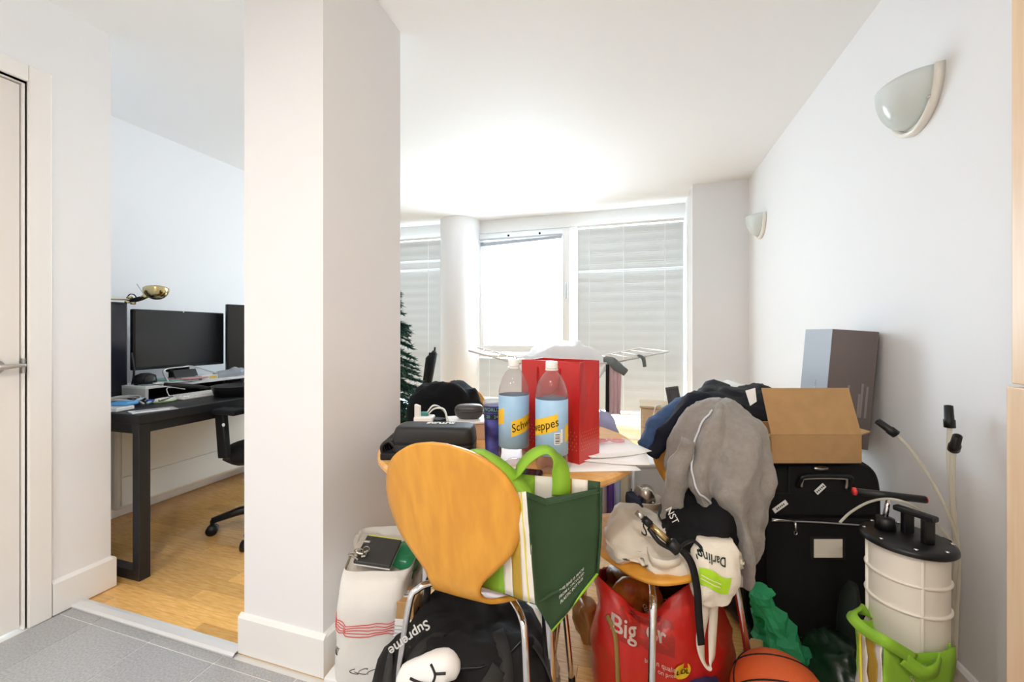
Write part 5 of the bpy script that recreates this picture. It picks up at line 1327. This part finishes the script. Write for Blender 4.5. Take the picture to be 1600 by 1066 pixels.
MB().grid(crumple(limb([p2c+RGT*-.07-UP*.03, p2c+RGT*-.02+UP*.02, p2c+RGT*.04+UP*.0, p2c+RGT*.07-UP*.06],[.03,.05,.05,.02],[.02,.03,.03,.02],20,6),.006,20,8,closed=True),True,True).build('body', mat('red_packet',(.55,.06,.02),.35,col2=(.55,.25,.03),vscale=14), pk2, smooth=True)
lettering('curry', .024, p2c+RGT*.025-FWD*.040-UP*.008, RGT*.35-UP*.95, RGT*.9+UP*.35, WRM, pk2)
lettering('Ironm', .018, p2c+RGT*.052-FWD*.042-UP*.012, RGT*.35-UP*.95, RGT*.9+UP*.35, mat('orange_print',(.8,.5,.3),.5), pk2)
pk3 = soft('snack_packet', rings([(958,985,893,1.26,1.34),(948,1000,905,1.24,1.38),(945,1000,930,1.24,1.38),(955,990,955,1.26,1.36)],20), mat('amber_packet',(.30,.19,.06),.35,col2=(.16,.09,.03),vscale=20), amp=.016, scale=20, seed=3)
tag(pk3, 'amber snack packet at the left of the red bag mouth', 'packet')
pk4 = soft('crumpled_packet', rings([(905,925,942,1.33,1.42),(898,930,960,1.30,1.44),(900,932,985,1.30,1.44)],18), mat('orange_brown_film',(.45,.20,.05),.3), amp=.02, scale=26, seed=3)
tag(pk4, 'crumpled orange-brown wrapper left of the red bag', 'packet')

# ------------------------------------------------------------------ on the right chair's seat
CANV = mat('natural_canvas', (.80,.745,.64), .85, bump=.2, bscale=400)
SEATZ = .452
tt = thing('tote_bag', 'natural canvas tote printed with lime patch, slumped over the chair seat', 'bag', at(1050,880,1.12))
TU = rings([(1000,1070,806,1.20,1.32,2.4),(968,1110,816,1.13,1.34,2.6),(954,1136,832,1.09,1.34,2.8),(954,1146,850,1.06,1.30,2.8),(985,1146,866,1.06,1.26,2.6),(1010,1140,874,1.08,1.22,2.4)],40)
TUc = crumple(crumple(folds(smooth_rings(TU,6), .014, 6, 2.0, 3.0, 0), .028, 11, 3, closed=True), .014, 22, 5, closed=True, ridged=True)
MB().grid(TUc, True, True).build('cloth', CANV, tt, smooth=True)
TL = rings([(1092,1142,842,1.055,1.10,3),(1082,1150,862,1.030,1.085,3),(1076,1153,890,1.025,1.08,3),(1080,1150,915,1.025,1.075,3),(1090,1142,936,1.03,1.07,3),(1104,1130,946,1.035,1.06,3)],36)
TLc = crumple(smooth_rings(TL,6), .010, 14, 6, closed=True)
MB().grid(TLc, True, True).build('hanging_corner', CANV, tt, smooth=True)
LG2 = mat('lime_print', (.42,.72,.02), .6); TXT = mat('dark_green_print',(.02,.05,.035),.6)
gf_ = proj_fn(TLc, at(1114,906,1.03), RGT*.97-UP*.22, UP*.97+RGT*.1)
MB().grid([[gf_(.078*(j/12-.5), .046*(.5-i/8)+.006*math.sin(j*.5)) for j in range(13)] for i in range(9)]).build('lime_patch', LG2, tt, smooth=True)
for q_ in (.008,-.002): MB().tube([gf_(-.034+.05*t, q_-.010*t) for t in np.linspace(0,1,8)], .0012, 5).build('leaf_line', CANV, tt)
lettering("Darling'", .030, (0,0,0),(1,0,0),(0,0,1), TXT, tt, bold=.012, sx=.75, fn=proj_fn(TLc, at(1112,872,1.03), -RGT*.97+UP*.22, -UP*.97-RGT*.15, off=.003))
lettering("S", .05, (0,0,0),(1,0,0),(0,0,1), TXT, tt, fn=proj_fn(TUc, at(1008,826,1.09), -RGT*.7+UP*.5, -UP-RGT*.2, off=.003))
MB().strap([at(1106,935,1.06), at(1100,965,1.06), at(1094,1000,1.065), at(1098,1028,1.07), at(1106,1043,1.07), at(1112,1030,1.075), at(1113,990,1.075), at(1116,940,1.07)], .022, [RGT,RGT,RGT,RGT*.6+FWD*.6,FWD,FWD*.6+RGT,RGT,RGT], 6).build('handle', CANV, tt, smooth=True)
MB().strap([at(1012,860,1.09), at(1020,876,1.055), at(1042,882,1.04), at(1062,876,1.05), at(1060,866,1.08)], .020, [UP*.5+FWD,UP,UP,UP,UP*.4+FWD], 6).build('handle', CANV, tt, smooth=True)
bc_ = thing('cloth_bag', 'black cloth bag with white lettering heaped on the tote', 'bag', at(1090,850,1.15))
BP = rings([(1085,1118,768,1.16,1.26),(1062,1130,782,1.12,1.30),(1040,1138,805,1.08,1.30),(1034,1140,828,1.07,1.28),(1058,1140,850,1.06,1.24),(1090,1138,866,1.06,1.18)],32)
BPc = crumple(smooth_rings(BP,5), .022, 12, 5, closed=True)
MB().grid(BPc,True,True).build('cloth', mat('black_jersey',(.006,.006,.008),.85,spec=.25,bump=.15,bscale=300), bc_, smooth=True)
lettering('NST', .026, (0,0,0),(1,0,0),(0,0,1), WINK, bc_, bold=.01, fn=proj_fn(BPc, at(1050,806,1.1), RGT*.45-UP*.85, UP*.45+RGT*.85, off=.004))
# bicycle pump
pm = thing('hand_pump', 'short brass and black bicycle hand pump lying on the tote', 'pump', at(1035,835,1.06))
a_, b_ = at(994,800,1.075), at(1062,862,1.02)
MB().tube([a_, a_.lerp(b_,.18)], .0075, 12).build('head', STEEL, pm, smooth=True)
MB().tube([a_.lerp(b_,.18), a_.lerp(b_,.34)], .0105, 12).build('lever', BLACK, pm, smooth=True)
MB().tube([a_.lerp(b_,.34), a_.lerp(b_,.78)], .0085, 14).build('barrel', mat('brass_barrel',(.55,.42,.20),.25,1.0), pm, smooth=True)
MB().tube([a_.lerp(b_,.76), a_.lerp(b_,.80), a_.lerp(b_,.98), b_], [.011,.016,.016,.010], 14).build('grip', BLACK, pm, smooth=True)
MB().tube([a_.lerp(b_,.3)-UP*.012, a_.lerp(b_,.5)-UP*.022-FWD*.01, a_.lerp(b_,.8)-UP*.014], .006, 10, smooth=5).build('hose', BLACK, pm, smooth=True)
MB().tube([b_-UP*-.01, at(1082,845,1.06), at(1098,858,1.05)], .004, 8, smooth=4).build('tail', BLACK, pm, smooth=True)
stp = tag(MB().strap([at(1064,858,1.03), at(1080,880,1.02), at(1089,920,1.02), at(1092,965,1.025), at(1096,1008,1.03)], .018, RGT, 6).build('webbing_strap', BLACKM, smooth=True), 'flat black webbing strap hanging from the chair seat', 'strap')

# ------------------------------------------------------------------ behind the table
bj = soft('black_jacket', rings([(672,700,600,1.86,2.02),(654,738,606,1.80,2.08),(644,752,622,1.76,2.10),(640,756,645,1.74,2.12),(642,752,680,1.74,2.1),(650,745,720,1.76,2.06)],36), mat('black_wool',(.004,.004,.005),.9,spec=.2), amp=.030, scale=9, seed=12, nv=6)
tag(bj, 'black jacket piled over the chair behind the table', 'jacket')
bj2 = soft('backpack', rings([(705,728,602,1.92,2.06),(698,740,612,1.90,2.10),(696,752,632,1.90,2.12),(700,756,670,1.9,2.1)],24), mat('black_pack',(.005,.005,.006),.7,spec=.3), amp=.012, scale=12, seed=2)
tag(bj2, 'black rucksack leaning beside the black jacket', 'rucksack')
# artificial tree
tr = thing('artificial_tree', 'dark green artificial fir tree half hidden by the pillar', 'tree', lw((600-800)*3.1/FPX,3.1,0))
T0 = lw((602-800)*3.1/FPX,3.1,0)
MB().tube([T0, T0+UP*1.62], [.022,.008], 10).build('trunk', mat('tree_trunk',(.10,.07,.04),.8), tr, smooth=True)
for k in range(3):
    a = k*2.1; MB().tube([T0+UP*.12, T0+Vector((.16*math.cos(a),.16*math.sin(a),.01))], .01, 8).build('foot', mat('green_metal',(.02,.08,.04),.5), tr)
fo = MB(); rk = random.Random(4); br_ = MB()
for lv in range(24):
    z = .34+lv*.052; rad_ = .33*(1-lv/26)**.85+.02
    for k in range(max(7, int(20-lv*.6))):
        a = rk.uniform(0,6.28); tip = T0+Vector((rad_*math.cos(a), rad_*math.sin(a), z-.05+rk.uniform(-.03,.03))); st = T0+UP*(z+.04)
        br_.tube([st, tip], .003, 4)
        dirv = (tip-st)
        for q in range(20):
            t = .2+.85*q/20; p = st+dirv*t
            for s in range(6):
                dv = Vector((rk.uniform(-1,1), rk.uniform(-1,1), rk.uniform(-.6,.9))).normalized(); e = dv.cross(dirv).normalized()*.0062
                l = rk.uniform(.022,.045); fo.add([p-e, p+e, p+dv*l+dirv.normalized()*l*.5], [(0,1,2)])
br_.build('branches', mat('twig',(.03,.06,.035),.8), tr, kind='stuff')
fo.build('needles', mat('fir_green',(.020,.105,.075),.6, rnd=.0, col2=(.010,.055,.042), vscale=20), tr, kind='stuff')
# folded umbrellas against the column
for k,(ub,vb,ut,vt,lbl) in enumerate(((664,640,679,548,'black folded umbrella leaning on the round column, nearer the column'),(658,640,671,556,'shorter black folded umbrella leaning beside the other at the column'))):
    um = thing('umbrella', lbl, 'umbrella', at(ub,vb,3.9))
    a, b = at(ub,vb,3.9), at(ut,vt,3.95)
    MB().tube([a.lerp(b,-.2), a.lerp(b,.25)], .008, 8).build('ferrule', STEEL, um, smooth=True)
    MB().tube([a.lerp(b,.2), a.lerp(b,.5), a.lerp(b,.95), b], [.010,.028,.034,.016], 10).build('canopy', BLACKM, um, smooth=True)
    MB().tube([b, b+(b-a)*.06], .010, 8).build('handle', BLACK, um, smooth=True)
    a2 = a.lerp(b,-.2); MB().tube([a2, Vector((a2.x-.02,a2.y-.02,.0))], .006, 8).build('shaft', STEEL, um)
# clothes airer
air = thing('clothes_airer', 'white wire clothes airer with raised wings in front of the window', 'airer', lw(.3,2.75,0))
AW = mat('white_wire', (.86,.86,.86), .4)
za = .905
def pl(lat, d, z): return lw(lat, d, z)
def rackframe(nm, p00, p10, p11, p01, nb=8):
    f_ = MB().tube([p00,p10,p11,p01], .006, 8, closed=True).build(nm, AW, air, smooth=True)
    for k in range(1, nb):
        t = k/nb; MB().tube([p00.lerp(p10,t), p01.lerp(p11,t)], .003, 6).build('rail', AW, f_, smooth=True)
rackframe('deck', pl(.02,2.45,za), pl(.60,2.45,za), pl(.60,3.0,za), pl(.02,3.0,za), 8)
rackframe('wing', pl(-.26,2.45,za+.075), pl(.02,2.45,za), pl(.02,3.0,za), pl(-.26,3.0,za+.075), 5)
rackframe('wing', pl(.60,2.45,za), pl(.95,2.45,za+.07), pl(.95,3.0,za+.07), pl(.60,3.0,za), 5)
for d_ in (2.47,2.98):
    MB().tube([pl(.03,d_,za), pl(.62,d_,.01)], .009, 8).build('leg', AW, air, smooth=True)
    MB().tube([pl(.59,d_,za), pl(.0,d_,.01)], .009, 8).build('leg', AW, air, smooth=True)
wsh = soft('white_sheet', rings([(850,905,536,2.55,2.9),(836,922,544,2.47,2.96),(826,934,556,2.45,2.98),(822,938,562,2.45,2.98),(826,936,567,2.46,2.97)],32), thin_mat('white_linen',(.90,.90,.92),.5), amp=.035, scale=8, seed=4)
tag(wsh, 'white sheet bundled on top of the clothes airer', 'sheet')
sok = thing('sock', 'grey sock draped over the near rail of the airer', 'sock', pl(.62,2.42,.86))
limbo('sock_body', [pl(.58,2.50,za+.02), pl(.60,2.42,za+.012), pl(.63,2.41,za-.02), pl(.68,2.41,za-.055)], [.02,.028,.03,.022], [.015,.015,.018,.014], mat('grey_sock',(.16,.18,.18),.9), sok, amp=.006)
sok2 = thing('hanging_strap', 'small grey strap hanging from the airer wing', 'strap', pl(.79,2.43,.9))
limbo('strap_body', [pl(.77,2.46,za+.045), pl(.79,2.43,za+.03), pl(.80,2.43,za-.02)], [.008,.012,.009], [.008,.01,.008], mat('grey_sock',(.16,.18,.18),.9), sok2, amp=.002)
def hang(name, lat0, lat1, d, zt, zb_, m, label, cat, waves=3, amp=.012):
    P = []
    for i in range(15):
        row = []
        for j in range(17):
            s = j/16; t = i/14
            row.append(pl(lat0+(lat1-lat0)*s, d+amp*math.sin(s*waves*6.28+t)*(.3+t)+.012*(t-.5), zt+(zb_-zt)*t))
        P.append(row)
    o = MB().grid(P).build(name, m, smooth=True, solid=.003); return tag(o, label, cat)
hang('pink_top', .585, .655, 2.42, za-.005, .60, thin_mat('pale_pink_cotton',(.78,.58,.60),.2), 'pale pink top hanging from the airer beside the red gift bag', 'top')
hang('black_strap', .560, .580, 2.41, za-.005, .42, BLACKM, 'narrow black belt hanging at the corner of the airer', 'belt', 1, .004)
LAV = thin_mat('lavender_cotton',(.50,.50,.74),.2)
PL = surf([[at(938,640,2.0),at(950,645,2.02),at(958,655,2.05)],[at(936,668,1.95),at(955,672,1.98),at(968,680,2.0)],[at(936,706,2.03),at(958,710,2.04),at(976,714,2.05)]],6,6)
lv = tag(MB().grid(crumple(PL,.012,12,3)).build('lavender_shirt', LAV, smooth=True, solid=.004), 'lavender shirt spread behind the red gift bag', 'shirt')
tw_ = [((938,948),(.62,.58,.70),'mauve'),((948,960),(.16,.10,.50),'deep purple'),((960,970),(.50,.60,.82),'pale blue'),((970,985),(.68,.66,.52),'beige')]
for (ua,ub),c,nm in tw_:
    P = []
    for i in range(8):
        P.append([at(ua+(ub-ua)*j/6, 705+i*14, 2.05+.01*math.sin(j*1.2)) for j in range(7)])
    tag(MB().grid(P).build('towel', thin_mat('towel_'+nm.replace(' ','_'),c,.15), smooth=True, solid=.006), nm+' towel hanging among the striped row beyond the table', 'towel', 'towels hanging beyond the table')
rail = tag(MB().tube([at(925,704,2.05), at(992,704,2.05)], .006, 8).build('towel_rail', AW, smooth=True), 'white rail carrying the striped towels beyond the table', 'rail')
for u_ in (927,990): 
    q = at(u_,704,2.05); o_ = MB().tube([q, Vector((q.x,q.y,.0))], .007, 8).build('rail_leg', AW, rail, smooth=True)
# bin with a steamer basket, storage behind chair
bn = thing('waste_bin', 'cream bin holding a coiled metal pipe beyond the table edge', 'bin', at(1005,830,2.0))
bz = at(1008,748,2.0).z; q = lw((1010-800)*2.0/FPX,2.0,0); ztop = CAM_H-(778-HOR)*2.0/FPX
MB().lathe([(0,.0),(.072,.0),(.078,ztop-.01),(.080,ztop),(.074,ztop),(.070,.01),(0,.01)], q, 36, cap=False).build('body', mat('cream_bin',(.70,.62,.53),.5), bn, smooth=True)
MB().lathe([(0,0),(.005,0),(.004,.004),(0,.005)], at(1020,786,1.92), 10, Matrix.Rotation(math.pi/2,3,'X')).build('rivet', STEEL, bn)
cw = thing('metal_pipe_coil', 'ribbed metal pipe coil poking out of the cream bin', 'pipe', q+UP*ztop)
for k in range(6):
    MB().lathe([(.040,-.004),(.044,0),(.040,.004)], q+UP*(ztop+.008)+RGT*(-.010)+FWD*(-.03+k*.012), 28, Matrix.Rotation(math.pi/2-.25,3,'X')@Matrix.Rotation(.2,3,'Y'), cap=False).build('ring', mat('tin_metal',(.55,.48,.40),.3,.9), cw, smooth=True)
MB().lathe([(0,0),(.038,0),(.038,.06),(0,.06)], q+UP*(ztop+.008)+RGT*-.01+FWD*-.03, 24, Matrix.Rotation(-math.pi/2+.25,3,'X')).build('pipe', mat('tin_metal',(.55,.48,.40),.3,.9), cw, smooth=True)
nb_ = soft('navy_bag', rings([(982,1000,772,1.95,2.08),(980,1004,780,1.93,2.10),(979,1006,800,1.93,2.1),(980,1006,855,1.94,2.1)],20), mat('navy_pouch',(.02,.025,.06),.7), amp=.008, scale=14, floor=.004)
tag(nb_, 'navy bag standing left of the cream bin', 'bag')
stb = thing('storage_tub', 'white plastic storage tub on the floor behind the right chair', 'tub', lw(.62,2.2,0))
MB().box(lw(.72,2.29,.19),(.36,.30,.37),rz=YAW).build('tub', WHITE, stb, bevel=.012)
MB().box(lw(.72,2.29,.385),(.38,.32,.022),rz=YAW).build('lid', WHITE, stb, bevel=.006)
# bedside drawers at the window
dw = thing('bedside_drawers', 'pale wood bedside drawers beneath the window blind', 'drawers', (.22,3.62,0))
PINE = mat('pale_pine', (.60,.47,.33), .5, col2=(.53,.40,.27), vscale=6, stretch=(1,8,8))
dz = .50; x0, x1, y0, y1 = .035,.42,3.42,3.72
MB().bx(x0+.01,x1-.01,y0+.01,y1,0,dz-.02).build('body', PINE, dw, bevel=.002)
MB().bx(x0,x1,y0-.005,y1+.005,dz-.02,dz).build('top', PINE, dw, bevel=.003)
for k in range(3):
    d_ = MB().bx(x0+.02,x1-.02,y0-.004,y0+.012,.02+k*.155,.165+k*.155).build('drawer', PINE, dw, bevel=.003)
    MB().lathe([(0,0),(.012,0),(.014,.012),(0,.016)], ((x0+x1)/2,y0-.004,.092+k*.155), 14, Matrix.Rotation(math.pi/2,3,'X')).build('knob', PINE, d_, smooth=True)
pf = thing('photo_frame', 'dark photo frame standing tilted on the bedside drawers', 'photo frame', (.30,3.55,dz))
Mf = Matrix.Translation((.30,3.52,dz+.075))@Matrix.Rotation(.9,4,'Z')@Matrix.Rotation(-.22,4,'X')
MB().box((0,0,0),(.15,.022,.15)).build('frame', mat('slate_frame',(.04,.045,.055),.4), pf, bevel=.003, M=Mf)
MB().box((0,-.012,0),(.12,.002,.12)).build('picture', mat('dark_picture',(.03,.03,.035),.2), pf, M=Mf)
ct = tag(MB().tube([(.20,3.47,dz+.006),(.16,3.415,dz+.003),(.145,3.405,dz-.05),(.13,3.40,dz-.16),(.14,3.39,dz-.3)], .005, 8, smooth=5).build('white_cable', WHITE, smooth=True), 'white cable hanging off the front of the bedside drawers', 'cable')
